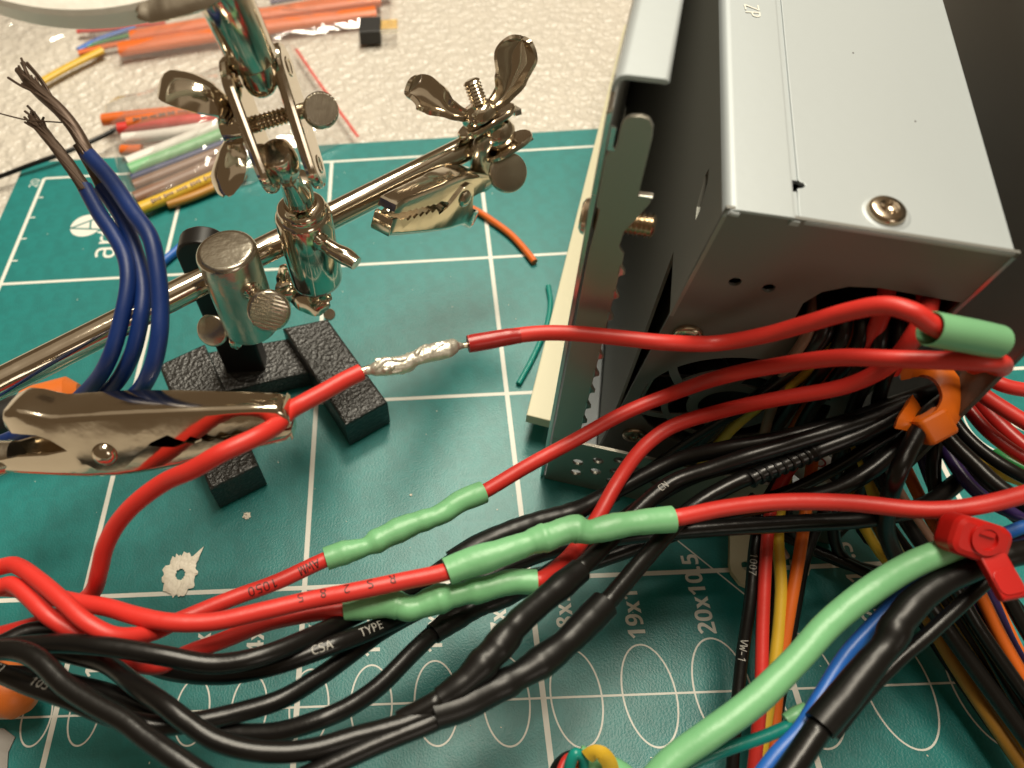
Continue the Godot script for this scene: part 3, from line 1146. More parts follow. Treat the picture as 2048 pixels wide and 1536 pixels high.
func build_helping_hand():
	var t := thing("helping_hand", "nickel-plated helping hand stand with black cast iron foot, crossbar and crocodile clips", "helping hand", Vector3(8.4, 0, 9.5))
	# foot
	var b := MB.new()
	b.prism(flat([Vector2(6.35, 8.7), Vector2(10.2, 8.1), Vector2(10.45, 9.3), Vector2(6.95, 10.1)]), ground(), 0.0, 0.62, 0.06)
	var foot := put("foot", b, M.cast_black, t)
	b = MB.new()
	b.prism(flat([Vector2(6.0, 9.25), Vector2(7.12, 8.62), Vector2(8.93, 12.37), Vector2(7.85, 12.96)]), ground(), 0.0, 1.02, 0.07)
	put("foot_arm", b, M.cast_black, foot)
	b = MB.new()
	b.prism(flat([Vector2(9.15, 8.2), Vector2(10.35, 7.95), Vector2(11.95, 10.75), Vector2(10.93, 11.38)]), ground(), 0.0, 1.0, 0.07)
	put("foot_arm", b, M.cast_black, foot)
	b = MB.new()
	var pf := Transform3D(Basis(Vector3.RIGHT, Vector3.UP, Vector3.BACK), Vector3(8.2, 0, 9.1))
	b.prism(PackedVector2Array([Vector2(-0.52, 0.2), Vector2(0.52, 0.2), Vector2(0.52, 4.8), Vector2(0.5, 4.91), Vector2(0.45, 5.01), Vector2(0.367, 5.1), Vector2(0.26, 5.164), Vector2(0.11, 5.205), Vector2(0, 5.22), Vector2(-0.11, 5.205), Vector2(-0.26, 5.164), Vector2(-0.367, 5.1), Vector2(-0.45, 5.01), Vector2(-0.5, 4.91), Vector2(-0.52, 4.8)]), pf, -0.3, 0.22, 0.05)
	put("post", b, M.post_black, t)
	# crossbar
	b = MB.new()
	rod(b, Vector3(3.56,4.75,13.26), Vector3(14.35,4.85,6.08), 0.3)
	put("crossbar", b, M.chrome, t)
	# left clamp
	var c1: Vector3 = Vector3(9.32,6.3,10.74)
	b = MB.new()
	b.lathe([Vector2(0, -2.25), Vector2(0.5, -2.25), Vector2(0.56, -2.2), Vector2(0.575, -2.1), Vector2(0.585, -0.1), Vector2(0.565, -0.05), Vector2(0.52, -0.01), Vector2(0.45, 0.0), Vector2(0, 0.0)], upright(c1, Vector3.UP), 44)
	var k1 := put("clamp_block", b, M.chrome_worn, t)
	b = MB.new()
	screw_thread(b, Vector3(9.42,5.75,10.83), Vector3(9.84,5.5,11.32), 0.19, 0.07)
	put("thumb_screw", b, M.chrome, k1)
	paddle(t, Vector3(10.03,5.4,11.54), SEE * 0.95 - ALOFT * 0.4 + ASIDE * 0.15, ASIDE * 0.25 + ALOFT, 0.42, 0.17)
	disc(t, Vector3(8.41,3.9,10.67), SEE + ASIDE * -0.25 + ALOFT * -0.3, 0.36, 0.14)
	b = MB.new()
	rod(b, Vector3(8.43,3.85,10.55), Vector3(8.88,4,10.32), 0.13)
	put("knob_stem", b, M.chrome, t)
	plate(t, Vector3(8.95,3.95,10.67), ASIDE * 0.95 + SEE * 0.2, ALOFT * -0.9 + ASIDE * 0.55 + SEE * 0.3, 0.95, 0.5, 0.13, [])
	# wing nut behind the left clamp
	var w1: Vector3 = Vector3(9.88,3.5,9.25)
	b = MB.new()
	b.lathe([Vector2(0, -0.2), Vector2(0.26, -0.2), Vector2(0.26, 0.1), Vector2(0.2, 0.2), Vector2(0, 0.2)], upright(w1, ASIDE + SEE * 0.5), 24)
	var nut := put("wing_nut", b, M.chrome, t)
	wing(nut, [Vector3(9.74,3.5,9.21), Vector3(9.84,3.6,9.03), Vector3(9.98,3.75,8.91), Vector3(10.06,3.8,8.7)], [0.3, 0.5, 0.62, 0.3], SEE, 0.16)
	wing(nut, [Vector3(10.03,3.5,9.32), Vector3(10.31,3.6,9.56), Vector3(10.66,3.7,9.77), Vector3(10.85,3.7,9.84)], [0.35, 0.55, 0.66, 0.42], SEE, -0.14)
	disc(t, Vector3(10.78,3.1,9.68), SEE + ASIDE * 0.3, 0.14, 0.1)
	# right clamp with its neck and swivel
	var c2: Vector3 = Vector3(10.7,6.3,9.74)
	b = MB.new()
	b.lathe([Vector2(0, -2.0), Vector2(0.48, -2.0), Vector2(0.54, -1.95), Vector2(0.56, -1.85), Vector2(0.565, -0.16), Vector2(0.53, -0.09), Vector2(0.49, -0.06), Vector2(0.48, 0.06), Vector2(0.44, 0.11), Vector2(0.33, 0.14), Vector2(0.3, 0.12), Vector2(0.29, 0.5), Vector2(0.27, 0.75), Vector2(0, 0.8)], upright(c2, Vector3.UP), 44)
	var k2 := put("clamp_block", b, M.chrome, t)
	b = MB.new()
	screw_thread(b, Vector3(10.85,5.9,10), Vector3(11.14,5.85,10.31), 0.17, 0.07)
	put("thumb_screw", b, M.chrome, k2)
	b = MB.new()
	b.tube([Vector3(11.1,5.85,10.25), Vector3(11.29,5.8,10.41), Vector3(11.51,5.75,10.54), Vector3(11.73,5.7,10.71)], [0.15, 0.17, 0.19, 0.15], 16, true, 6, 0.8)
	put("lever", b, M.chrome, k2)
	b = MB.new()
	var n0: Vector3 = Vector3(10.73,6.95,10.04)
	var n1: Vector3 = Vector3(10.61,8.15,10.4)
	var nl := (n1 - n0).length()
	b.lathe([Vector2(0.0, -0.1), Vector2(0.24, -0.1), Vector2(0.21, 0.15), Vector2(0.2, nl * 0.35), Vector2(0.25, nl * 0.5), Vector2(0.31, nl * 0.58), Vector2(0.32, nl * 0.75), Vector2(0.3, nl - 0.06), Vector2(0.25, nl), Vector2(0, nl)], upright(n0, n1 - n0), 30)
	put("neck", b, M.chrome, t)
	var nz := ASIDE * 0.95 + ALOFT * 0.22 + SEE * 0.14
	plate(t, Vector3(10.25,8.45,10.12), nz, Vector3(10.26,9.3,9.64) - Vector3(10.21,7.4,10.47), 2.3, 0.98, 0.2, [0.78, -0.78])
	plate(t, Vector3(11.02,8.35,9.8), nz, Vector3(10.88,9.3,9.21) - Vector3(11.01,7.3,10.35), 2.45, 0.98, 0.2, [0.82, -0.82])
	b = MB.new()
	screw_thread(b, Vector3(10.02,8.4,10.08), Vector3(11.06,8.5,9.82), 0.15, 0.075)
	put("joint_bolt", b, M.chrome, t)
	b = MB.new()
	rod(b, Vector3(11.02,8.5,9.85), Vector3(11.31,8.55,9.84), 0.13)
	put("bolt_shank", b, M.chrome, t)
	paddle(t, Vector3(11.43,8.55,9.92), SEE + ASIDE * 0.25 + ALOFT * -0.1, ASIDE, 0.31, 0.2)
	var w2: Vector3 = Vector3(9.93,8.4,10.05)
	b = MB.new()
	b.lathe([Vector2(0, -0.18), Vector2(0.24, -0.18), Vector2(0.3, 0.0), Vector2(0.3, 0.16), Vector2(0, 0.16)], upright(w2, nz), 24)
	nut = put("wing_nut", b, M.chrome, t)
	wing(nut, [Vector3(10,8.5,9.94), Vector3(9.84,8.75,9.96), Vector3(9.64,9,10.01), Vector3(9.29,9.1,9.87), Vector3(8.94,9.05,9.55)], [0.36, 0.56, 0.72, 0.8, 0.5], SEE * 0.75 + ALOFT * 0.65, -0.24)
	wing(nut, [Vector3(9.91,8.2,10.16), Vector3(9.84,8.05,10.33), Vector3(9.78,7.9,10.58), Vector3(9.75,7.7,10.89)], [0.3, 0.55, 0.66, 0.4], SEE + ASIDE * -0.5, -0.12)
	# upper ball and the magnifier's sleeve
	b = MB.new()
	var s0: Vector3 = Vector3(10.54,8.85,9.78)
	var s1: Vector3 = Vector3(10.49,9.5,9.86)
	var sl := (s1 - s0).length()
	b.lathe([Vector2(0.0, 0.0), Vector2(0.12, 0.02), Vector2(0.21, 0.07), Vector2(0.27, 0.16), Vector2(0.29, 0.28), Vector2(0.29, sl + 0.2), Vector2(0, sl + 0.2)], upright(s0, s1 - s0), 30)
	put("ball_pin", b, M.chrome, t)
	b = MB.new()
	var e0: Vector3 = Vector3(10.49,9.45,9.83)
	var e1: Vector3 = Vector3(10.23,11,9.96)
	b.lathe([Vector2(0.3, 0.0), Vector2(0.37, 0.0), Vector2(0.4, 0.04), Vector2(0.4, (e1 - e0).length()), Vector2(0, (e1 - e0).length())], upright(e0, e1 - e0), 36)
	var mg := put("magnifier_sleeve", b, M.chrome, t)
	wing(mg, [Vector3(10.48,10.94,10.38), Vector3(10.12,10.83,10.55), Vector3(9.68,10.74,10.61), Vector3(9.41,10.69,10.6), Vector3(9.26,10.68,10.63)], [0.36, 0.33, 0.28, 0.26, 0.24], SEE, -0.05, "clamp_strip", M.chrome_worn)
	var lc: Vector3 = Vector3(8.53,12.59,7.34)
	var la := (SEE + ALOFT * 0.06).normalized()
	b = MB.new()
	b.lathe([Vector2(3.42, -0.2), Vector2(3.72, -0.2), Vector2(3.78, -0.14), Vector2(3.78, 0.2), Vector2(3.72, 0.26), Vector2(3.44, 0.26), Vector2(3.42, 0.2), Vector2(3.42, -0.2)], upright(lc, la), 120)
	var mr := put("magnifier_frame", b, M.lens_rim, t)
	b = MB.new()
	b.lathe([Vector2(0, -0.12), Vector2(3.41, -0.02), Vector2(3.41, 0.02), Vector2(0, 0.14)], upright(lc, la), 96)
	put("lens", b, M.lens_glass, mr)
	# left clip, nearest the viewer, gripping the red wire
	var p0: Vector3 = Vector3(7.84,5.85,14.59)
	var p1: Vector3 = Vector3(10.86,6.1,14.55)
	b = MB.new()
	var cf := frame(p0, p1 - p0, ALOFT * 0.84 + SEE * 0.54)
	var holder := Node3D.new()
	holder.name = "crocodile_clip"
	t.add_child(holder, true)
	clip(holder, cf, 1.0)
	b.tube([cf * Vector3(-1.7, -0.1, 0), cf * Vector3(-2.1, -0.12, 0), cf * Vector3(-2.4, -0.14, 0), cf * Vector3(-3.4, -0.3, 0.0)], [0.26, 0.3, 0.3, 0.26], 20, true, 6)
	put("clip_socket", b, M.chrome_worn, holder)
	# right clip at the bar's end, its jaws towards the viewer
	p0 = Vector3(13.72,4.71,7.58)
	p1 = Vector3(12.31,6.21,9.83)
	cf = frame(p0, p1 - p0, ALOFT * -0.8 - SEE * 0.45 - ASIDE * 0.3)
	cf.basis = cf.basis * 1.0
	holder = Node3D.new()
	holder.name = "crocodile_clip"
	t.add_child(holder, true)
	clip(holder, cf, 2.0)
	b = MB.new()
	b.tube([cf * Vector3(-1.3, -0.1, 0), cf * Vector3(-1.7, -0.15, 0), Vector3(14.48,5.07,6.52), Vector3(14.95,5.27,6.13)], [0.3, 0.28, 0.24, 0.2], 20, true, 6)
	put("clip_socket", b, M.chrome_worn, holder)
	# joint between the bar's end and the right clip
	var ax := Vector3(14.29,6.03,6.06) - Vector3(14.82,4.9,6.4)
	plate(t, Vector3(14.62,5.55,6.2), ax, Vector3(15.31,5.64,6.04) - Vector3(13.94,5.45,6.36), 1.45, 0.95, 0.14, [])
	plate(t, Vector3(15.11,4.97,6.37), ax, Vector3(15.59,5.11,6.24) - Vector3(14.64,4.83,6.51), 1.25, 0.95, 0.14, [])
	for q in [[Vector3(15.29,5.66,6.01), Vector3(15.41,5.67,5.98)], [Vector3(15.56,5.1,6.25), Vector3(15.63,5.13,6.22)]]:
		b = MB.new()
		b.box(frame(q[0], q[1] - q[0], ax), Vector3(0.16, 0.13, 0.5), 0.02)
		put("plate_end", b, M.steel_edge, t)
	b = MB.new()
	screw_thread(b, Vector3(14.97,4.61,6.45), Vector3(14.27,6.41,5.87), 0.2, 0.08)
	put("joint_bolt", b, M.chrome, t)
	b = MB.new()
	b.lathe([Vector2(0, -0.4), Vector2(0.2, -0.36), Vector2(0.36, -0.2), Vector2(0.42, 0.0), Vector2(0.36, 0.2), Vector2(0.2, 0.36), Vector2(0, 0.4)], upright(Vector3(14.89,5.24,6.27), ax), 30)
	put("ball", b, M.chrome, t)
	disc(t, Vector3(15.1,4.57,6.84), SEE + ALOFT * -0.2 + ASIDE * 0.2, 0.47, 0.16)
	b = MB.new()
	b.lathe([Vector2(0, -0.16), Vector2(0.42, -0.16), Vector2(0.44, -0.06), Vector2(0.38, 0.12), Vector2(0.28, 0.18), Vector2(0, 0.18)], upright(Vector3(14.44,5.77,6.15), ax), 28)
	nut = put("wing_nut", b, M.chrome, t)
	wing(nut, [Vector3(14.1,5.74,6.3), Vector3(13.78,5.85,6.24), Vector3(13.41,6.04,6.08), Vector3(13.1,6.19,5.97), Vector3(12.77,6.26,5.98)], [0.36, 0.5, 0.86, 0.98, 0.7], SEE + ALOFT * 0.3, 0.22)
	wing(nut, [Vector3(14.76,5.84,6.13), Vector3(15.03,6.01,5.96), Vector3(15.19,6.28,5.76), Vector3(15.31,6.65,5.49), Vector3(15.47,6.98,5.2)], [0.38, 0.5, 0.74, 0.98, 0.8], SEE + ALOFT * 0.3, 0.22)


# ---------------------------------------------------------------- wires

const EYE := Vector3(13, 16, 21)     # side on which lettering is printed (roughly up and forwards)


var jackets := {}


func wire(colour: String, label: String, pts: Array, r: float, group := "", called := "") -> MeshInstance3D:
	var b := MB.new()
	b.tube(pts, r, 16)
	return solo(called if called != "" else "%s_wire" % colour.replace("wire_", ""), b, M["wire_" + colour], label, "wire", group)


# a wire that carries sleeves or lettering: a thing whose first part is its jacket
func jacketed(colour: String, called: String, label: String, pts: Array, r: float, group := "") -> Node3D:
	var t := thing(called, label, "wire", pts[pts.size() / 2], group)
	jackets[t] = {"pts": pts, "r": r, "gaps": [], "mat": M["wire_" + colour], "mesh": null}
	insulate(t)
	return t


# the jacket's mesh, drawn thin where a sleeve hides a joint
func insulate(t: Node3D):
	var j: Dictionary = jackets[t]
	if j.mesh:
		t.remove_child(j.mesh)
		j.mesh.free()
	var c: Array = MB.smooth_path(j.pts, j.r, 6)[0]
	var r := []
	for q in c:
		r.append(j.r)
	for g in j.gaps:
		var ends := []
		for e in g:
			var best := 1e9
			var at := 0
			for i in c.size():
				if c[i].distance_to(e) < best:
					best = c[i].distance_to(e)
					at = i
			ends.append(at)
		for i in range(ends[0] + 1, ends[1]):
			r[i] = j.r * 0.35
	var b := MB.new()
	b.tube(c, r, 18, true, 1)
	var before := O
	O = t.position / CM
	j.mesh = put("insulation", b, j.mat, t)
	O = before


# shrink sleeve: lumpy over the joint, tight at its ends
func sleeve(parent: Node, pts: Array, rs: Array, m: Material, seed_: int, lump := 0.03):
	var q := MB.smooth_path(pts, rs, 7)
	var c: Array = q[0]
	var r: Array = q[1]
	var f := FastNoiseLite.new()
	f.seed = seed_
	f.frequency = 0.9
	var n := c.size()
	for i in n:
		var s := float(i) / (n - 1)
		var w := sin(PI * s)
		r[i] += f.get_noise_1d(i * 0.09 + seed_) * lump * 1.5 * w
		c[i] += Vector3(f.get_noise_2d(i * 0.06, 9.0), f.get_noise_2d(i * 0.06, 40.0), f.get_noise_2d(i * 0.06, 80.0)) * lump * 0.6 * w
	var b := MB.new()
	b.tube(c, r, 20, true, 1, 0.95)
	put("heat_shrink_sleeve", b, m, parent)
	if jackets.has(parent):
		jackets[parent].gaps.append([pts[0], pts[pts.size() - 1]])
		insulate(parent)


func print_on(parent: Node, words: String, h: float, pts: Array, r: float, s: float, dark: bool, back := false, roll := 0.0):
	var b := MB.new()
	text_on_wire(b, words, h, pts, r, s, EYE, back, roll)
	if b.v.size():
		put("printed_lettering", b, M.ink_dark if dark else M.ink_pale, parent)


func build_wires():
	var R := 0.137
	var gr := "thick red wires of the spliced supply cable"
	# the wire being soldered: left half in the clip, tin joint, right half
	var pts := [Vector3(11.91,6.1,13.65),Vector3(11.65,6.12,13.81),Vector3(11.33,6.15,14.04),Vector3(10.99,6.15,14.25),Vector3(10.79,6.2,14.43),Vector3(10.65,6.3,14.73),Vector3(10.4,6.5,15.07),Vector3(9.92,6.55,15.35),Vector3(9.44,6.3,15.46),Vector3(8.86,5.9,15.44),Vector3(8.29,5.5,15.57),Vector3(7.86,5.1,15.74),Vector3(7.58,4.75,15.97),Vector3(7.38,4.35,16.2),Vector3(7.09,3.85,16.39),Vector3(6.73,3.75,16.63),Vector3(6.32,3.7,16.8),Vector3(5.78,3.6,16.9),Vector3(4.83,3.5,17.07)]
	var t := jacketed("red", "red_wire", "red wire gripped by the near crocodile clip, its end stripped and tinned", pts, 0.145, gr)
	var b := MB.new()
	b.tube([Vector3(11.96,6.1,13.62),Vector3(11.85,6.1,13.67),Vector3(12.05,6.1,13.59),Vector3(12.16,6.1,13.57)], 0.07, 10)
	put("bare_end", b, M.tinned, t)
	b = MB.new()
	var jp := [Vector3(11.93,6.1,13.65),Vector3(12.05,6.1,13.62),Vector3(12.16,6.1,13.6),Vector3(12.31,6.1,13.57),Vector3(12.48,6.1,13.55),Vector3(12.65,6.1,13.51),Vector3(12.82,6.1,13.42),Vector3(12.99,6.1,13.35),Vector3(13.17,6.1,13.3),Vector3(13.35,6.1,13.26),Vector3(13.47,6.1,13.2),Vector3(13.55,6.05,13.16),Vector3(13.66,6.02,13.13)]
	b.tube(jp, [0.05, 0.085, 0.13, 0.155, 0.16, 0.15, 0.135, 0.15, 0.165, 0.165, 0.14, 0.08, 0.045], 22, true, 6, 0.88)
	put("solder_joint", b, M.solder, t)
	for k in 5:
		b = MB.new()
		var hel := []
		var thick := []
		for i in 26:
			var s := i / 25.0
			var q: Vector3 = jp[2].lerp(jp[9], s)
			q = (jp[clampi(2 + int(s * 7.0), 2, 8)] as Vector3).lerp(jp[clampi(3 + int(s * 7.0), 3, 9)], fmod(s * 7.0, 1.0))
			var a := s * (2.6 + 0.9 * k) + TAU * k / 5.0 + 0.5 * sin(s * 11.0 + 2.0 * k)
			hel.append(q + (SEE * cos(a) + ALOFT * sin(a)) * (0.1 + 0.035 * sin(s * (7.0 + 3.0 * k) + k)))
			thick.append(0.034 + 0.022 * absf(sin(s * (13.0 + 4.0 * k) + k * 1.7)))
		b.tube(hel, thick, 8, true, 2)
		put("twisted_strand", b, M.solder, t)
	pts = [Vector3(13.75,6,13.09),Vector3(13.98,6,13.05),Vector3(14.28,6,12.99),Vector3(14.98,6,12.93),Vector3(15.56,6.05,13.02),Vector3(16.2,6.08,13.17),Vector3(16.99,6.1,13.35),Vector3(17.86,5.98,13.33),Vector3(18.47,6.43,13.56),Vector3(18.89,6.98,13.8),Vector3(19.22,7.46,14.01),Vector3(19.5,7.77,14.2),Vector3(19.75,7.86,14.42),Vector3(19.96,7.76,14.54),Vector3(20.17,7.67,14.61),Vector3(20.55,7.54,14.6),Vector3(20.94,7.38,14.58)]
	t = jacketed("red", "red_wire", "red wire right of the shiny tin joint, leading into the loose green tube", pts, R, gr)
	b = MB.new()
	b.tube([Vector3(13.73,6,13.09),Vector3(13.85,6,13.07),Vector3(14.11,6,13.03),Vector3(14.41,6,12.98),Vector3(14.63,6,12.96)], [0.152, 0.158, 0.155, 0.149, 0.136], 18)
	put("scorched_collar", b, M.wire_dark_red, t)
	b = MB.new()
	b.tube([Vector3(13.52,6.03,13.18),Vector3(13.63,6.02,13.14),Vector3(13.81,6,13.09)], 0.05, 10)
	put("bare_end", b, M.tinned, t)

	pts = [Vector3(4.98,4.3,16.19),Vector3(5.68,4.4,16.08),Vector3(6,4.5,16.1),Vector3(6.57,4.65,16.45),Vector3(7.13,4.75,16.86),Vector3(7.59,4.75,17.21),Vector3(8.02,4.6,17.38),Vector3(8.4,4.25,17.24),Vector3(8.72,3.9,16.93),Vector3(9.54,3.8,16.56),Vector3(10.23,3.75,16.3),Vector3(11.1,3.7,15.89),Vector3(11.84,3.7,15.64),Vector3(12.65,3.7,15.32),Vector3(13.29,3.65,15.01),Vector3(13.91,3.6,14.69),Vector3(14.75,3.6,14.2),Vector3(15.75,3.65,13.69),Vector3(16.74,3.9,13.28),Vector3(17.66,4.2,13.08),Vector3(18.18,5.28,13.51),Vector3(18.84,5.86,13.76),Vector3(19.46,6.45,14.1),Vector3(20.04,6.84,14.47),Vector3(20.6,7,14.66),Vector3(21.07,7.08,14.77),Vector3(21.44,6.83,14.64),Vector3(21.91,6.2,14.29),Vector3(21.92,5.84,13.96),Vector3(21.46,6.19,13.77),Vector3(21.12,6.66,13.62)]
	t = jacketed("red", "red_wire", "red wire with the leftmost green sleeve, upside-down dark lettering beside the sleeve", pts, R, gr)
	sleeve(t, [Vector3(11.07,3.7,15.89),Vector3(11.4,3.7,15.79),Vector3(11.76,3.7,15.7),Vector3(12.11,3.7,15.51),Vector3(12.65,3.7,15.3),Vector3(13.1,3.7,15.15),Vector3(13.48,3.66,14.88),Vector3(13.92,3.62,14.69)], [0.206, 0.211, 0.185, 0.211, 0.202, 0.211, 0.211, 0.211], M.shrink_green, 3, 0.05)
	print_on(t, "AWM   1050", 0.155, pts, R, 0.285, true, true)
	pts = [Vector3(4.73,3.8,16.29),Vector3(5.47,3.9,16.25),Vector3(6.08,4,16.36),Vector3(6.6,4.1,16.53),Vector3(7.1,4.2,16.68),Vector3(7.62,4.3,16.81),Vector3(8.16,4.4,17),Vector3(8.77,4.45,17.15),Vector3(9.45,4.4,17.15),Vector3(10.19,4.35,17),Vector3(10.95,4.3,16.83),Vector3(11.59,4.3,16.73),Vector3(12.4,4.25,16.57),Vector3(13.18,4.25,16.43),Vector3(13.9,4.3,16.2),Vector3(14.57,4.35,16.03),Vector3(15.17,4.35,15.88),Vector3(15.76,4.35,15.79),Vector3(16.37,4.3,15.74),Vector3(17.02,4.25,15.67),Vector3(17.93,4.25,15.52),Vector3(18.85,4.3,15.48),Vector3(19.92,4.4,15.6),Vector3(20.93,4.6,15.88),Vector3(21.59,4.8,15.94),Vector3(22.54,5,15.81)]
	t = jacketed("red", "red_wire", "red wire with the longest green sleeve, running on below the others to the frame", pts, 0.145, gr)
	sleeve(t, [Vector3(13.17,4.25,16.43),Vector3(13.56,4.27,16.3),Vector3(14.06,4.3,16.19),Vector3(14.57,4.32,16.02),Vector3(14.92,4.34,15.93),Vector3(15.34,4.35,15.83),Vector3(15.59,4.34,15.87),Vector3(16.1,4.32,15.78),Vector3(16.53,4.3,15.73),Vector3(17.01,4.27,15.69)], [0.227, 0.236, 0.245, 0.227, 0.236, 0.245, 0.194, 0.211, 0.219, 0.227], M.shrink_green, 15, 0.05)
	print_on(t, "R  S  2  8  5", 0.15, pts, 0.145, 0.385, true, true, -0.5)
	pts = [Vector3(5.1,4.3,16.54),Vector3(5.79,4.4,16.43),Vector3(6.02,4.45,16.42),Vector3(6.36,4.5,16.64),Vector3(6.83,4.5,17.01),Vector3(7.31,4.3,17.26),Vector3(7.64,4,17.39),Vector3(8.12,3.75,17.58),Vector3(8.5,3.75,17.61),Vector3(8.84,3.7,17.43),Vector3(9.44,3.75,17.25),Vector3(10.23,3.8,16.99),Vector3(11.45,3.8,16.83),Vector3(12.28,3.8,16.8),Vector3(12.95,3.85,16.76),Vector3(13.79,3.85,16.62),Vector3(14.65,3.85,16.51),Vector3(15.02,3.7,16.27),Vector3(15.46,3.45,15.82),Vector3(15.98,3.35,15.17),Vector3(16.44,3.45,14.53),Vector3(16.95,3.75,14),Vector3(17.54,3.95,13.67),Vector3(18.42,4.33,13.61),Vector3(19.22,4.8,13.72),Vector3(19.98,5.33,13.91),Vector3(20.3,5.83,14.01),Vector3(20.4,6.34,14.07),Vector3(20.46,6.82,14),Vector3(20.61,7.01,13.79),Vector3(21.1,6.67,13.21)]
	t = jacketed("red", "red_wire", "red wire with the lowest green sleeve, curving steeply up past the chassis corner", pts, R, gr)
	sleeve(t, [Vector3(11.43,3.8,16.84),Vector3(11.87,3.8,16.8),Vector3(12.28,3.8,16.8),Vector3(12.53,3.8,16.87),Vector3(12.95,3.84,16.74),Vector3(13.29,3.85,16.69),Vector3(13.71,3.85,16.62),Vector3(14.22,3.85,16.51),Vector3(14.67,3.85,16.52)], [0.19, 0.211, 0.223, 0.194, 0.211, 0.198, 0.211, 0.211, 0.211], M.shrink_green, 27, 0.05)

	# loose tube on the soldered wire
	b = MB.new()
	var tp := [Vector3(20,7.69,14.59),Vector3(20.3,7.61,14.61),Vector3(20.73,7.46,14.6),Vector3(21.12,7.3,14.58)]
	b.tube(tp, 0.245, 28, false)
	b.tube([Vector3(20,7.69,14.59),Vector3(20.3,7.61,14.61),Vector3(20.73,7.46,14.6),Vector3(21.12,7.3,14.58)], 0.226, 28, false)
	for e in [[tp[0], tp[1]], [tp[3], tp[2]]]:
		var f := upright(e[0], e[0] - e[1])
		b.lathe([Vector2(0.226, 0.0), Vector2(0.236, 0.007), Vector2(0.245, 0.0)], f, 28)
	solo("heat_shrink_tube", b, M.tube_green, "loose pale green heat shrink tube slipped over a red wire, one end open", "heat shrink tube")

	# more reds from the cable opening
	gr = "red wires leaving the cable opening"
	wire("red", "red wire passing under the loose green tube towards the frame's edge", [Vector3(22.27,5.4,12.14),Vector3(22.36,5.1,12.37),Vector3(22.48,4.8,12.72),Vector3(22.67,4.6,13.13),Vector3(22.83,4.6,13.67),Vector3(23.13,4.6,14.12),Vector3(23.47,4.6,14.55)], 0.132, gr)
	wire("red", "red wire at the frame's edge, uppermost of the group below the green tube", [Vector3(22.68,5.3,12.08),Vector3(23.06,4.6,12.48),Vector3(23.25,4.4,13.1),Vector3(23.5,4.4,13.42),Vector3(24.08,4.4,13.6)], 0.132, gr)
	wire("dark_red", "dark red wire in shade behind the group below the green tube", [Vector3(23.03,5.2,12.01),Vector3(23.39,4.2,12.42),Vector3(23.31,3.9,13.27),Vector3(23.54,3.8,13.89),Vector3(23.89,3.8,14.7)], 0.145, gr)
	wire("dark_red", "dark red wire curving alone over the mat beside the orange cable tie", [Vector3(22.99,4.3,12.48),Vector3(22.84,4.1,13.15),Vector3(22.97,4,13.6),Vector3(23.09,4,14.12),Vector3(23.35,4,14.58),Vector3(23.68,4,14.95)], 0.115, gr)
	wire("red", "short red wire standing in the cable opening above the green tube", [Vector3(20.58,6.87,12.59), Vector3(20.46,6.64,13.11), Vector3(20.39,6.22,13.37), Vector3(20.36,5.51,13.47)], 0.132, gr)
	wire("red", "short red wire nearest the supply's corner in the cable opening", [Vector3(21.16,6.82,12.72), Vector3(21.04,6.59,13.24), Vector3(20.97,6.17,13.5), Vector3(20.93,5.35,13.64)], 0.132, gr)

	# black wires of the spliced cable
	gr = "thick black wires of the spliced supply cable"
	pts = [Vector3(5.4,4.3,17.42),Vector3(6.41,4.4,17.4),Vector3(7.09,4.55,17.44),Vector3(7.76,4.7,17.54),Vector3(8.32,4.7,17.63),Vector3(8.86,4.65,17.73),Vector3(9.57,4.5,17.83),Vector3(10.27,4.4,17.71),Vector3(10.94,4.1,17.36),Vector3(11.51,3.6,16.92),Vector3(12.16,3.25,16.49),Vector3(12.78,3.1,16.12),Vector3(13.29,3.15,15.81),Vector3(13.99,3.2,15.5),Vector3(14.75,3.2,15.21),Vector3(15.42,3.2,15.02),Vector3(16.38,3.2,14.61),Vector3(17.1,3.4,14.33),Vector3(17.64,3.6,14.18),Vector3(18.35,4,14.23),Vector3(19.23,4.3,14.25),Vector3(20.38,4.6,14.13),Vector3(21.26,4.75,13.89),Vector3(21.92,4.8,13.72),Vector3(22.45,4.6,13.43)]
	t = jacketed("black", "black_wire", "black wire with the uppermost black sleeve, behind the longest green sleeve", pts, 0.15, gr)
	sleeve(t, [Vector3(13.27,3.15,15.82),Vector3(13.71,3.2,15.59),Vector3(14.18,3.25,15.41),Vector3(14.75,3.25,15.22),Vector3(15.13,3.25,15.1),Vector3(15.61,3.25,14.98),Vector3(16.01,3.25,14.8),Vector3(16.4,3.22,14.61)], [0.202, 0.209, 0.194, 0.202, 0.177, 0.194, 0.161, 0.177], M.shrink_black, 33)
	pts = [Vector3(5.16,3.9,17.38),Vector3(5.77,3.9,17.22),Vector3(6.19,3.85,17.01),Vector3(6.73,3.75,16.97),Vector3(7.27,3.55,17.08),Vector3(7.88,3.45,17.34),Vector3(8.48,3.55,17.63),Vector3(9.53,3.8,17.81),Vector3(10.34,4,17.76),Vector3(11.25,3.95,17.47),Vector3(11.7,3.75,17.25),Vector3(12.25,3.4,16.91),Vector3(13.03,3.05,16.43),Vector3(13.77,3,16.13),Vector3(14.87,3.2,15.76),Vector3(15.96,3.3,15.58),Vector3(17.74,3.4,15.51),Vector3(19.46,3.5,15.52),Vector3(20.63,3.6,15.54),Vector3(21.67,3.6,15.33),Vector3(22.48,3.6,14.87)]
	t = jacketed("black", "black_wire", "black wire printed CSA TYPE in pale capitals, below the red wires", pts, 0.155, gr)
	print_on(t, "CSA    TYPE    E1", 0.135, pts, 0.155, 0.385, false, false, 0.15)
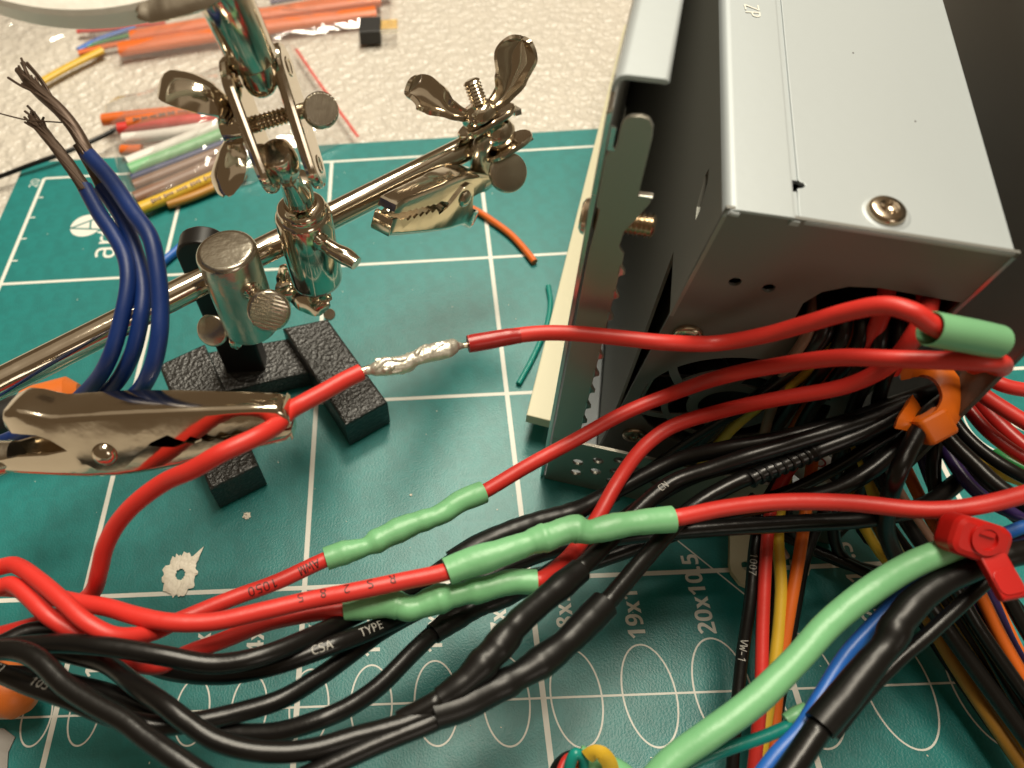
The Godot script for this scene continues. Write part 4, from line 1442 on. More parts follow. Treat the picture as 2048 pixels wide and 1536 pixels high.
	pts = [Vector3(5.88,5,17.68),Vector3(6.5,5.05,17.66),Vector3(6.84,5.1,17.7),Vector3(7.21,5.15,17.87),Vector3(7.67,5.15,18.22),Vector3(8.13,5.15,18.48),Vector3(8.62,5.15,18.72),Vector3(8.99,5.15,18.96),Vector3(9.41,5.15,19.21),Vector3(10.05,5.1,19.58)]
	wire("black", "black wire crossing over the others at the frame's lower left, uppermost of them", pts, 0.155, gr)
	pts = [Vector3(5.38,4.2,17.55),Vector3(6.16,4.3,17.79),Vector3(6.73,4.4,18.01),Vector3(7.39,4.4,18.23),Vector3(7.9,4.35,18.43),Vector3(8.34,4.25,18.55),Vector3(8.77,4.15,18.6),Vector3(9.24,4.05,18.55),Vector3(9.8,3.95,18.43),Vector3(10.51,3.85,18.22),Vector3(11.06,3.65,17.85),Vector3(11.51,3.5,17.49),Vector3(11.99,3.3,17.08),Vector3(12.58,3,16.67),Vector3(13.21,2.7,16.29),Vector3(14.16,2.5,16),Vector3(15.58,2.5,15.77),Vector3(17.01,2.7,15.42),Vector3(18.33,3.2,15.15),Vector3(19.2,3.6,15.14),Vector3(19.86,3.9,15.16),Vector3(20.42,4.15,15.01),Vector3(21.08,4.35,14.61),Vector3(21.85,4.5,14.03),Vector3(22.42,4.5,13.52)]
	t = jacketed("black", "black_wire", "black wire printed PVC near the frame's lower left edge", pts, 0.15, gr)
	print_on(t, "PVC)     105", 0.13, pts, 0.15, 0.062, false, false, 0.5)
	pts = [Vector3(4.79,3.4,17.13),Vector3(6.07,3.5,17.16),Vector3(7.15,3.8,17.44),Vector3(7.76,4.1,17.67),Vector3(8.43,4.5,18.1),Vector3(9.01,4.75,18.45),Vector3(9.42,4.75,18.72),Vector3(9.85,4.7,18.95),Vector3(10.45,4.6,19.08),Vector3(11.11,4.5,19.06),Vector3(11.78,4.4,18.89),Vector3(12.38,4.35,18.75),Vector3(12.88,4.3,18.58),Vector3(13.57,4.2,18.34),Vector3(14.36,4.2,17.98),Vector3(14.95,4.1,17.6),Vector3(15.64,4,17.05),Vector3(16.63,3.85,16.09),Vector3(17.52,3.75,15.29),Vector3(18.28,3.9,14.92),Vector3(18.97,4.1,14.74),Vector3(19.81,4.35,14.54),Vector3(20.65,4.6,14.32),Vector3(21.52,4.75,13.91),Vector3(22.3,4.6,13.47)]
	t = jacketed("black", "black_wire", "black wire with the thickest black sleeve, low between the size ovals", pts, 0.15, gr)
	sleeve(t, [Vector3(12.86,4.3,18.61),Vector3(13.26,4.25,18.49),Vector3(13.72,4.22,18.3),Vector3(14.19,4.2,18.09),Vector3(14.6,4.17,17.86),Vector3(15.03,4.12,17.56),Vector3(15.36,4.06,17.28),Vector3(15.69,4,16.99)], [0.242, 0.25, 0.242, 0.217, 0.234, 0.226, 0.234, 0.234], M.shrink_black, 45)
	sleeve(t, [Vector3(18.62,4,14.87),Vector3(18.88,4.08,14.77),Vector3(19.14,4.15,14.71),Vector3(19.4,4.22,14.64),Vector3(19.69,4.3,14.57)], [0.137, 0.144, 0.144, 0.144, 0.137], M.shrink_ribbed, 51, 0.006)
	for i in 9:
		b = MB.new()
		var s := i / 8.0
		var c: Vector3 = Vector3(18.62,4,14.87).lerp(Vector3(19.69,4.3,14.57), s)
		b.tube([c - Vector3(0.02, 0, -0.01), c + Vector3(0.02, 0.005, -0.01)], 0.165, 18)
		put("rib", b, M.shrink_ribbed, t)
	pts = [Vector3(4.99,3.5,17.53),Vector3(6.26,3.6,17.66),Vector3(7.5,3.75,17.95),Vector3(8.19,3.8,18.19),Vector3(8.67,3.75,18.38),Vector3(9.47,3.75,18.62),Vector3(10.38,3.8,18.69),Vector3(11.12,3.85,18.54),Vector3(11.57,3.75,18.34),Vector3(12.02,3.6,18.01),Vector3(12.58,3.4,17.43),Vector3(13.01,3.2,17.02),Vector3(13.64,3.05,16.65),Vector3(14.19,2.95,16.4),Vector3(14.87,2.8,16.05),Vector3(16.17,2.9,15.27),Vector3(17.07,3.1,14.75),Vector3(17.77,3.5,14.52),Vector3(18.58,3.9,14.47),Vector3(19.66,4.1,14.23),Vector3(21.07,4.4,13.92),Vector3(22.05,4.5,13.55)]
	t = jacketed("black", "black_wire", "black wire with a short black sleeve ending under the lowest green sleeve", pts, 0.15, gr)
	sleeve(t, [Vector3(12.89,3.25,17.13),Vector3(13.19,3.15,16.9),Vector3(13.54,3.07,16.7),Vector3(13.86,3,16.55),Vector3(14.21,2.95,16.4),Vector3(14.67,2.85,16.18)], [0.177, 0.202, 0.194, 0.194, 0.194, 0.177], M.shrink_black, 57)
	pts = [Vector3(10.43,4.4,19.65),Vector3(11.25,4.4,19.31),Vector3(12.05,4.35,18.99),Vector3(12.87,4.28,18.7),Vector3(13.49,4.1,18.4)]
	wire("black", "black wire entering the thickest black sleeve from the frame's lower edge", pts, 0.155, gr)
	pts = [Vector3(12.37,4.3,18.69),Vector3(12.97,4.4,18.43),Vector3(13.51,4.45,18.07),Vector3(13.96,4.45,17.65),Vector3(14.44,4.35,17.19),Vector3(14.89,4.2,16.81),Vector3(15.27,4.1,16.5),Vector3(15.79,3.9,16.03),Vector3(16.45,3.75,15.41),Vector3(17.27,3.8,14.79),Vector3(17.98,4,14.63),Vector3(18.63,4.25,14.54),Vector3(19.64,4.5,14.38),Vector3(20.66,4.7,14.17),Vector3(21.71,4.8,13.8)]
	t = jacketed("black", "black_wire", "black wire with a forked-looking wrinkled sleeve resting on the thickest sleeve", pts, 0.15, gr)
	sleeve(t, [Vector3(12.97,4.4,18.42),Vector3(13.35,4.43,18.2),Vector3(13.67,4.45,17.93),Vector3(13.92,4.45,17.7),Vector3(14.22,4.4,17.38),Vector3(14.61,4.3,17.05),Vector3(14.98,4.2,16.75),Vector3(15.37,4.08,16.44)], [0.161, 0.194, 0.226, 0.242, 0.217, 0.209, 0.217, 0.202], M.shrink_black, 63)
	print_on(t, "CN", 0.12, pts, 0.15, 0.56, false, false, 0.2)

	# dark wires hanging from the opening and bending to the right
	gr = "black wires hanging from the cable opening"
	wire("black", "black wire hanging straight down from the cable opening, nearest the fan grille", [Vector3(19.76,6.33,12.56), Vector3(19.64,6.08,13.22), Vector3(19.5,5.37,13.34), Vector3(19.23,4.39,13.26), Vector3(18.79,3.32,13.2), Vector3(18.48,2.13,13.22)], 0.115, gr)
	wire("black", "glossy black wire hanging from the middle of the cable opening", [Vector3(20.1,6.3,12.64), Vector3(19.95,6.05,13.32), Vector3(19.87,5.24,13.47), Vector3(19.76,4.24,13.46), Vector3(19.74,3.03,13.46), Vector3(19.76,1.6,13.72), Vector3(20.18,0.53,14.17), Vector3(22.3,0.7,15.83), Vector3(22.87,0.5,17.28), Vector3(23.56,0.4,19.6)], 0.115, gr)
	wire("black", "glossy black wire hanging right of the middle of the cable opening", [Vector3(20.34,6.28,12.7), Vector3(20.22,6.03,13.38), Vector3(20.13,5.21,13.56), Vector3(20.07,4.21,13.56), Vector3(20.13,3.2,13.61), Vector3(20.34,1.75,13.93), Vector3(20.9,0.44,14.62), Vector3(22.84,0.8,16.1), Vector3(23.32,0.6,17.42), Vector3(23.81,0.5,18.98)], 0.115, gr)
	wire("black", "glossy black wire leaving the cable opening beside the rising red wire", [Vector3(20.59,6.36,12.76), Vector3(20.46,6.1,13.5), Vector3(20.51,5.38,13.69), Vector3(20.65,4.56,13.72), Vector3(20.84,3.53,13.8), Vector3(21.15,2.08,14.12), Vector3(21.63,0.56,15.09), Vector3(23.49,0.9,16.06), Vector3(24.25,0.6,18)], 0.12, gr)
	wire("black", "thin black wire leaving the cable opening behind the orange tie", [Vector3(20.89,6.33,12.83), Vector3(20.75,6.08,13.57), Vector3(20.85,5.25,13.7), Vector3(21.1,4.22,13.8), Vector3(21.44,2.87,14.07), Vector3(21.92,1.16,14.91), Vector3(24.07,1.1,16.06), Vector3(24.44,0.9,17.45)], 0.115, gr)
	wire("black", "thin black wire sagging from the cable opening behind the lowest of the three red wires", [Vector3(19.88,6.21,12.69), Vector3(19.73,5.97,13.25), Vector3(19.42,5.07,13.37), Vector3(18.97,4,13.35), Vector3(18.32,2.94,13.33), Vector3(17.59,1.78,13.39)], 0.1, gr)
	wire("black", "black wire from the orange tie fanning out lowest towards the ribbed wire", [Vector3(22.57,4.2,13.54),Vector3(21.88,4.2,13.89),Vector3(21.14,4,14.2),Vector3(20.5,3.6,14.46),Vector3(19.86,3.2,14.65),Vector3(18.97,2.9,14.85),Vector3(18.05,2.6,15.07),Vector3(16.89,2.4,15.39),Vector3(15.72,2.3,15.65),Vector3(14.75,2.3,15.8)], 0.115, gr)
	wire("black", "black wire dropping behind the white plug into the thin coloured wires", [Vector3(21.68,3.6,13.76),Vector3(21.39,3.2,14.01),Vector3(21.02,2.7,14.31),Vector3(20.64,2.3,14.74),Vector3(20.18,1.9,15.48),Vector3(19.81,1.5,16.41),Vector3(19.44,1.2,17.34),Vector3(19.06,1,18.25),Vector3(18.53,0.8,19.57)], 0.11, gr)
	wire("black", "black wire slanting from the orange tie to the right of the thick matt one", [Vector3(22.24,4.1,14),Vector3(22.08,3.9,14.4),Vector3(22.1,3.5,14.8),Vector3(22.17,3.2,15.35),Vector3(22.36,3,15.85)], 0.12, gr)
	wire("purple", "purple wire slanting behind the thick matt black one below the orange tie", [Vector3(21.98,3.8,13.91),Vector3(22.14,3.4,14.43),Vector3(22.32,3.1,15.01),Vector3(22.6,2.9,15.63)], 0.1)
	wire("black", "black wire at the right edge just under the curved dark red wire", [Vector3(22.58,3.6,14.04),Vector3(22.8,3.5,14.58),Vector3(23.06,3.4,15.1),Vector3(23.34,3.3,15.46),Vector3(23.74,3.2,15.82)], 0.13, gr)
	wire("purple", "purple wire between the two black ones right of the golden brown wire", [Vector3(22.72,2,15.84),Vector3(22.95,1.7,16.61),Vector3(23.22,1.4,17.36),Vector3(23.63,1.1,18.51)], 0.12)
	wire("black", "lowest black wire along the golden brown one towards the lower right corner", [Vector3(22.23,1.9,15.78),Vector3(22.47,1.7,16.45),Vector3(22.8,1.4,17.21),Vector3(23.03,1.2,17.92),Vector3(23.45,0.9,19.11)], 0.12, gr)
	wire("orange", "orange wire at the right edge below the red tie's tail, behind black ones", [Vector3(23.29,1.9,16.41),Vector3(23.4,1.7,17),Vector3(23.55,1.5,17.57),Vector3(23.74,1.3,18.22)], 0.11)
	wire("yellow", "yellow wire glimpsed under the ribbed black sleeve", [Vector3(21.03,2.6,12.98),Vector3(20.53,2.4,13.49),Vector3(20.17,2.2,13.88),Vector3(19.88,2,14.33),Vector3(19.7,1.8,14.89)], 0.1)
	wire("black", "black wire in the shade left of the white plug, going straight down", [Vector3(20.63,2.6,12.95),Vector3(20.38,2.2,13.54),Vector3(20.05,1.9,14.29),Vector3(19.76,1.5,15.19),Vector3(19.45,1.2,16.3),Vector3(19.14,1,17.37),Vector3(18.56,0.6,19.55)], 0.11, gr)
	wire("yellow", "short yellow wire in the shade right of the white plug", [Vector3(21.56,2.7,13.07),Vector3(21.42,2.3,13.66),Vector3(21.47,1.9,14.25),Vector3(21.73,1.6,15.22),Vector3(22.34,1.2,16.12),Vector3(22.78,0.9,17.01),Vector3(23.6,0.5,19.3)], 0.1)
	wire("black", "black wire in the shade right of the white plug, bending to the right", [Vector3(21.34,3.1,12.96),Vector3(21.41,2.6,13.6),Vector3(21.62,2.2,14.3),Vector3(22.01,1.9,15.15),Vector3(22.37,1.7,15.91),Vector3(22.76,1.4,16.88),Vector3(23.5,1,18.89)], 0.125, gr)
	wire("brown", "brown wire slanting between black ones below the orange tie", [Vector3(21.89,2.8,13.15),Vector3(22.09,2.4,13.86),Vector3(22.45,2,14.68),Vector3(22.87,1.7,15.62),Vector3(23.37,1.3,16.87),Vector3(23.83,1,18.33)], 0.1)
	wire("brown", "greyish brown wire hanging from the left end of the cable opening", [Vector3(19.64,6.23,12.63), Vector3(19.46,5.99,13.17), Vector3(19.35,5.29,13.3), Vector3(19.41,4.37,13.37), Vector3(19.56,3.25,13.43), Vector3(19.75,2.22,13.57), Vector3(19.95,0.96,14), Vector3(20.62,0.14,14.82)], 0.095)
	wire("yellow", "yellow wire showing between the black ones under the cable opening", [Vector3(20.19,6.07,12.85), Vector3(20.01,5.75,13.28), Vector3(19.75,4.86,13.27), Vector3(19.36,3.89,13.21), Vector3(19.01,2.9,13.22), Vector3(18.57,1.5,13.5)], 0.108)
	wire("orange", "orange wire showing between glossy black ones under the cable opening", [Vector3(20.24,6.07,12.86), Vector3(20.13,5.74,13.31), Vector3(20.1,4.62,13.4), Vector3(20.11,3.62,13.41), Vector3(20.17,2.2,13.5)], 0.108)
	wire("black", "thick matt black wire dropping from the orange tie under the lowest red wire", [Vector3(21.84,5,14.05),Vector3(21.43,5,14.33),Vector3(21,4.95,14.82),Vector3(20.68,4.8,15.24),Vector3(20.7,4.2,15.48),Vector3(20.88,3.5,15.72),Vector3(21.24,2.9,16.14),Vector3(21.84,2.3,16.68),Vector3(22.32,1.9,17.46),Vector3(23.14,1.4,19.1)], 0.145, gr)
	wire("black", "black wire from the orange tie to the frame's edge, upper one of three", [Vector3(21.99,4.4,14.13),Vector3(22.04,4.4,14.49),Vector3(22.22,4.4,14.95),Vector3(22.44,4.4,15.44),Vector3(22.87,4.4,15.96)], 0.132, gr)
	wire("black", "black wire from the orange tie running behind the yellow wire", [Vector3(22.59,4,13.74),Vector3(22.66,4,14.18),Vector3(22.86,4,14.61),Vector3(23.16,4,14.98),Vector3(23.6,3.9,15.24)], 0.112, gr)
	wire("purple", "purple black wire shining between the black wires near the red tie", [Vector3(22.26,3.9,14.2),Vector3(22.29,3.9,14.72),Vector3(22.39,3.9,15.18),Vector3(22.61,3.9,15.52),Vector3(23.29,3.8,15.88)], 0.112)
	wire("yellow", "yellow wire ending at the frame's edge beside the curved dark red wire", [Vector3(22.83,3.5,14.21),Vector3(22.97,3.6,14.46),Vector3(23.12,3.7,14.78),Vector3(23.73,3.7,15.14)], 0.112)
	wire("leaf", "bit of green wire at the frame's edge above the yellow one", [Vector3(23.84,3,14.02),Vector3(23.91,3.1,14.25),Vector3(24.31,3.2,14.7)], 0.095)

	# thin wires that run to the near edge
	gr = "thin coloured wires running to the near edge"
	pts = [Vector3(20.11,3.2,13.88),Vector3(19.71,3,14.3),Vector3(19.34,2.7,14.76),Vector3(19.05,2.5,15.38),Vector3(18.74,2.2,16.42),Vector3(18.44,1.8,17.37),Vector3(18.13,1.5,18.4),Vector3(17.82,1.2,19.52)]
	t = jacketed("black", "thin_black_wire", "thin black wire printed 1007 and VW-1 running down to the near edge", pts, 0.11, gr)
	print_on(t, "1007           VW-1", 0.125, pts, 0.11, 0.5, false, false)
	wire("black", "thin black wire half hidden between the red and the yellow one", [Vector3(19.91,2.4,14.64),Vector3(19.57,2,15.39),Vector3(19.31,1.7,16.27),Vector3(19.03,1.4,17.29),Vector3(18.76,1.1,18.17),Vector3(18.3,0.9,19.5)], 0.09, gr)
	wire("red", "thin red wire between a printed black one and a yellow one", [Vector3(20.08,3.3,13.99),Vector3(19.73,3.1,14.35),Vector3(19.37,2.9,14.87),Vector3(19.14,2.6,15.63),Vector3(18.83,2.2,16.88),Vector3(18.59,1.9,17.92),Vector3(18.37,1.5,18.81),Vector3(18.12,1.3,19.54)], 0.112, gr)
	wire("yellow", "thin yellow wire running down to the near edge between red and orange ones", [Vector3(20.14,3.2,13.77),Vector3(19.73,3,14.41),Vector3(19.47,2.6,15.24),Vector3(19.35,2.2,16.26),Vector3(19.03,1.8,17.4),Vector3(18.69,1.5,18.33),Vector3(18.22,1.2,19.53)], 0.108, gr)
	wire("orange", "thin orange wire right of the yellow one, running to the near edge", [Vector3(20.32,3.1,14.06),Vector3(20.05,2.9,14.8),Vector3(19.8,2.5,15.62),Vector3(19.44,2.1,16.6),Vector3(19.15,1.7,17.46),Vector3(18.91,1.4,18.24),Vector3(18.53,1.1,19.53)], 0.108, gr)
	wire("yellow", "yellow wire slanting down behind the big pale green sleeve", [Vector3(21.2,3.2,13.49),Vector3(21.29,3,14.38),Vector3(21.35,2.8,15.02),Vector3(21.53,2.5,15.65),Vector3(21.85,2.2,16.22),Vector3(22.31,1.8,16.8),Vector3(22.67,1.5,17.45),Vector3(23.06,1.2,18.13),Vector3(23.46,1,18.97)], 0.112, gr)
	wire("orange", "orange wire slanting down under the red cable tie", [Vector3(22.05,3,13.75),Vector3(22.12,2.9,14.64),Vector3(22.23,2.8,15.37),Vector3(22.52,2.6,15.88),Vector3(22.79,2.3,16.53),Vector3(23.01,2,17.26),Vector3(23.4,1.6,18.35)], 0.112, gr)
	wire("tan", "flat golden brown wire slanting to the corner across the mat", [Vector3(21.89,1.6,14),Vector3(22.19,1.3,15.16),Vector3(22.45,1.1,16.44),Vector3(22.7,0.9,17.29),Vector3(23.02,0.7,18.15),Vector3(23.48,0.5,19.53)], 0.132, gr)
	wire("black", "glossy black wire slanting under the lowest red wire beside the yellow one", [Vector3(21.16,3.4,13.38),Vector3(21.27,3.3,14.33),Vector3(21.42,3.2,15.12),Vector3(21.69,3,15.77),Vector3(22.11,2.7,16.38),Vector3(22.57,2.2,17.12),Vector3(23.32,1.6,18.51)], 0.12, gr)
	wire("black", "black wire at the lower right of the red tie, nearest the golden brown one", [Vector3(22.18,2.4,16.17),Vector3(22.42,2.2,16.67),Vector3(22.74,1.9,17.3),Vector3(23.03,1.6,17.97),Vector3(23.37,1.3,18.86)], 0.12, gr)
	wire("purple", "dark purple wire beside black ones at the frame's right edge", [Vector3(23.03,2.2,15.94),Vector3(23.13,2,16.63),Vector3(23.24,1.8,17.29),Vector3(23.55,1.5,18.17)], 0.135, gr)
	wire("black", "black wire at the frame's right edge below the red tie's tail", [Vector3(22.75,3,15.78),Vector3(22.97,2.7,16.41),Vector3(23.11,2.5,16.98),Vector3(23.41,2.2,17.76)], 0.12, gr)
	wire("blue", "short blue wire behind the red tie at the frame's edge", [Vector3(22.02,4,16.14),Vector3(22.33,4.1,16.14),Vector3(23.06,4.2,15.92)], 0.108)
	wire("purple", "short purple wire just under the blue one behind the red tie", [Vector3(21.99,3.9,16.23),Vector3(22.46,3.9,16.18),Vector3(23.17,3.9,16.07)], 0.108)

	# thick bundle at the lower right
	wire("black", "thick black cable leaving the red tie to the frame's right edge", [Vector3(21.39,4.2,16.75),Vector3(21.76,4.25,16.64),Vector3(22.12,4.3,16.57),Vector3(22.75,4.3,16.48)], 0.2)
	pts = [Vector3(15.72,3.5,19.74),Vector3(16.3,3.65,19.26),Vector3(16.93,3.8,18.92),Vector3(17.67,3.9,18.51),Vector3(18.4,4,17.99),Vector3(19.06,4.1,17.47),Vector3(19.77,4.25,17.04),Vector3(20.48,4.35,16.7),Vector3(21.05,4.45,16.52),Vector3(21.45,4.5,16.42)]
	b = MB.new()
	b.tube(pts, [0.19, 0.195, 0.205, 0.21, 0.2, 0.205, 0.21, 0.205, 0.2, 0.18], 20)
	solo("sleeved_cable", b, M.shrink_green, "pale green sleeved cable from the red tie down to the near edge", "cable")
	pts = [Vector3(16.06,3,19.66),Vector3(16.72,3.15,19.23),Vector3(17.29,3.2,19.05),Vector3(17.94,3.2,18.88),Vector3(18.45,3.2,18.71),Vector3(18.81,3.2,18.57)]
	t = jacketed("teal", "teal_wire", "glossy teal wire with a scrap of pale green sleeve, under the green cable", pts, 0.095)
	sleeve(t, [Vector3(18.32,3.22,18.66),Vector3(18.47,3.25,18.6),Vector3(18.67,3.25,18.52)], [0.0936, 0.108, 0.101], M.shrink_green, 71, 0.004)
	wire("blue", "blue wire squeezed between the green cable and the thick black cable", [Vector3(17.32,3.2,19.76),Vector3(17.95,3.35,19.18),Vector3(18.41,3.4,18.84),Vector3(18.87,3.45,18.37),Vector3(19.42,3.5,17.81),Vector3(19.89,3.6,17.44),Vector3(20.52,3.7,16.98),Vector3(21.08,3.8,16.66)], 0.112)
	pts = [Vector3(17.56,3.5,19.83),Vector3(18.12,3.6,19.31),Vector3(18.7,3.7,18.77),Vector3(19.29,3.85,18.27),Vector3(19.81,4,17.82),Vector3(20.08,4.1,17.5),Vector3(20.61,4.2,17.11),Vector3(21.12,4.3,16.89),Vector3(21.62,4.3,16.72)]
	t = jacketed("black", "thick_black_cable", "thick black cable with a kinked glossy sleeve at the lower right", pts, 0.185)
	sleeve(t, [Vector3(18.59,3.7,18.85),Vector3(19.06,3.8,18.47),Vector3(19.53,3.92,18.07),Vector3(19.88,4.02,17.77),Vector3(20.09,4.1,17.51),Vector3(20.42,4.17,17.23),Vector3(20.96,4.27,16.94),Vector3(21.48,4.3,16.76)], [0.235, 0.235, 0.23, 0.215, 0.235, 0.22, 0.2, 0.19], M.shrink_black, 77, 0.025)
	wire("black", "thin black wire running close beside the kinked thick black sleeve", [Vector3(18.92,3.3,18.91),Vector3(19.41,3.5,18.47),Vector3(20.04,3.7,17.99),Vector3(20.58,3.8,17.66),Vector3(21.16,3.9,17.28),Vector3(21.8,4,16.86)], 0.112)

	# cable ties
	t = thing("cable_tie", "orange cable tie looped round the black wires below the loose green tube", "cable tie", Vector3(21.98,4.4,13.64), "coloured cable ties")
	b = MB.new()
	tie_band(b, [Vector3(21.25,5.1,13.42),Vector3(21.49,5.2,13.45),Vector3(21.67,5.3,13.62),Vector3(21.74,5.35,13.92),Vector3(21.7,5.3,14.25),Vector3(21.54,5.2,14.49),Vector3(21.37,5.1,14.59)], 0.36, 0.09, M)
	put("strap", b, M.tie_orange, t)
	b = MB.new()
	tie_band(b, [Vector3(21.58,4.7,13.83),Vector3(21.27,4.9,14.17),Vector3(21.03,5,14.43),Vector3(20.99,4.9,14.52)], 0.3, 0.09, M)
	put("tail", b, M.tie_orange, t)
	b = MB.new()
	var hx := frame(Vector3(21.4,5.05,14.58), Vector3(21.53,5.1,14.56) - Vector3(21.22,5,14.68), SEE)
	b.prism(round_rect(0.54, 0.34, 0.1), Transform3D(hx.basis, hx.origin), -0.24, 0.24, 0.06)
	put("head", b, M.tie_orange, t)
	t = thing("cable_tie", "red cable tie with a bulky head holding the green and black cables together", "cable tie", Vector3(21.44,4.6,16.5), "coloured cable ties")
	b = MB.new()
	hx = frame(Vector3(21.3,4.85,16.51), ASIDE * 0.93 - ALOFT * 0.3, ALOFT)
	b.prism(round_rect(0.92, 0.62, 0.2, 8), hx, -0.3, 0.17, 0.1)
	var hd := put("head", b, M.tie_red, t)
	b = MB.new()
	b.prism(round_rect(0.26, 0.1, 0.04), Transform3D(hx.basis, hx * Vector3(0.0, 0.13, 0.17)), -0.02, 0.035, 0.015)
	put("pawl", b, M.tie_red, hd)
	b = MB.new()
	var tl := frame(Vector3(21.48,4.75,16.97), Vector3(21.53,4.7,17.31) - Vector3(21.43,4.8,16.64), SEE)
	b.prism(round_rect(0.9, 0.16, 0.07, 3), tl, -0.2, 0.2, 0.03)
	put("tail", b, M.tie_red, t)
	b = MB.new()
	b.prism(round_rect(0.36, 0.36, 0.1), Transform3D(tl.basis * Basis(Vector3.RIGHT, Vector3.FORWARD, Vector3.UP), tl * Vector3(0.2, 0.085, 0)), -0.012, 0.012, 0.006)
	put("tail_dimple", b, M.tie_red, t)
	b = MB.new()
	ring_flat(b, Transform3D(hx.basis, hx * Vector3(0.02, 0.04, 0.23)), Vector2.ZERO, 0.16, 0.24)
	put("slot_rim", b, M.tie_red, hd)


func tie_band(b: MB, pts: Array, w: float, th: float, _m):
	var q := MB.smooth_path(pts, w, 6)
	var c: Array = q[0]
	var g := []
	for i in c.size():
		var tg: Vector3 = (c[mini(i + 1, c.size() - 1)] - c[maxi(i - 1, 0)]).normalized()
		var side := tg.cross(SEE).normalized()
		var up := side.cross(tg).normalized()
		var row := []
		for j in 5:
			var s := -1.0 + j / 2.0
			row.append(c[i] + side * (s * w * 0.5) - up * (0.03 * s * s))
		g.append(row)
	b.shell(g, th)


# ---------------------------------------------------------------- things behind, out of focus

func build_background():
	# blue leads with bared, frayed ends at the upper left
	var gr := "blue wires with bared ends"
	var lead := [
		["blue wire with the longer frayed bundle of copper, rightmost of three", [Vector3(7.22,8,9.97),Vector3(7.81,8,10.75),Vector3(8.34,7.95,11.56),Vector3(8.67,7.85,12.04),Vector3(8.79,7.6,12.53),Vector3(8.82,7.3,12.99),Vector3(8.78,7,13.44),Vector3(8.58,6.6,13.77),Vector3(8.05,5.9,13.74),Vector3(6.92,4.9,13.59),Vector3(5.66,4.2,13.52),Vector3(3.97,3.6,13.8)], 0.14],
		["blue wire with the shorter frayed bundle of copper, leftmost of three", [Vector3(7.18,7.7,10.51),Vector3(7.52,7.6,11.09),Vector3(7.87,7.5,11.6),Vector3(8.11,7.4,12.05),Vector3(8.17,7.25,12.45),Vector3(8.08,7,12.93),Vector3(7.84,6.6,13.41),Vector3(7.35,6,13.51),Vector3(6.27,5,13.4),Vector3(5.02,4.2,13.33),Vector3(3.63,3.6,13.39)], 0.135],
		["blue wire between the two frayed ones, its bare strands close to their tips", [Vector3(7.35,7.5,10.31),Vector3(7.78,7.45,10.94),Vector3(8.08,7.4,11.51),Vector3(8.27,7.25,12.03),Vector3(8.38,7.1,12.51),Vector3(8.35,6.9,12.97),Vector3(8.14,6.5,13.35),Vector3(7.57,5.8,13.48),Vector3(6.38,4.8,13.41),Vector3(5.08,4.1,13.37),Vector3(3.84,3.7,13.57)], 0.135]]
	for q in lead:
		var t := jacketed("navy", "blue_wire", q[0], q[1], q[2], gr)
		if lead.find(q) == 2:
			var b3 := MB.new()
			b3.tube([Vector3(6.84,7.9,9.54),Vector3(7.05,7.7,9.8),Vector3(7.41,7.5,10.4)], [0.04, 0.08, 0.1], 10)
			put("bare_copper", b3, M.strand, t)
			continue
		var first := lead.find(q) == 0
		var tip: Array = [Vector3(7.29,8,10.07),Vector3(7.01,8.25,9.6),Vector3(6.71,8.4,9.23),Vector3(6.34,8.5,8.86),Vector3(6.07,8.55,8.56),Vector3(5.73,8.6,8.16)] if first else [Vector3(7.23,7.7,10.6),Vector3(6.79,7.85,9.97),Vector3(6.49,7.95,9.57),Vector3(6.2,8,9.2),Vector3(6.03,8.05,9),Vector3(5.92,8.1,8.86)]
		var b := MB.new()
		b.tube(tip, [0.11, 0.115, 0.115, 0.115, 0.11, 0.06] if first else [0.1, 0.095, 0.085, 0.1, 0.09, 0.05], 14)
		put("bare_copper", b, M.strand, t)
		var rng := RandomNumberGenerator.new()
		rng.seed = 5 if first else 9
		for k in 36:
			b = MB.new()
			var s := []
			var off := Vector3(rng.randf_range(-1, 1), rng.randf_range(-1, 1), rng.randf_range(-1, 1)) * 0.13
			var ph := rng.randf() * TAU
			var stop := rng.randi_range(4, 6)
			for i in stop:
				var a := ph + i * 1.1
				s.append(tip[i] + (ASIDE * cos(a) + SEE * sin(a)) * (0.115 - 0.008 * i) + off * maxf(0.0, i - 2.4) * 0.55)
			b.tube(s, 0.024, 5, true, 4)
			put("copper_strand", b, M.strand, t)
		if first:
			continue
		b = MB.new()
		b.tube([Vector3(6.82,8.2,9.31),Vector3(6.44,8.2,9.23),Vector3(6,8.2,9.14),Vector3(5.3,8.3,8.94)], 0.014, 5)
		put("stray_strand", b, M.strand, t)

	# thin dark cable over the tablecloth at the left
	wire("black", "thin dark cable lying across the mat's far left corner", [Vector3(-2.43,0.15,0.31),Vector3(-1.5,0.15,-0.06),Vector3(-0.51,0.25,-0.46),Vector3(0.61,0.3,-0.98),Vector3(1.68,0.3,-1.73),Vector3(2.6,0.3,-2.52),Vector3(3.8,0.3,-3.01)], 0.085, "", "dark_cable")
	# offcuts on the mat
	wire("orange", "curved orange wire offcut lying on the mat beside the chassis rail", [Vector3(13.6,0.12,2.47),Vector3(14.15,0.12,2.64),Vector3(14.68,0.12,2.99),Vector3(15.18,0.12,3.54),Vector3(15.66,0.12,4.16),Vector3(16.01,0.12,4.82),Vector3(16.26,0.12,5.41)], 0.105, "", "wire_offcut")
	wire("teal", "thin teal wire offcut almost vanishing on the green mat beside the rail", [Vector3(16.54,0.08,6.36),Vector3(16.52,0.08,6.99),Vector3(16.32,0.08,7.81),Vector3(16.01,0.08,8.5),Vector3(15.67,0.08,9.16),Vector3(15.32,0.08,9.77)], 0.075, "", "wire_offcut")
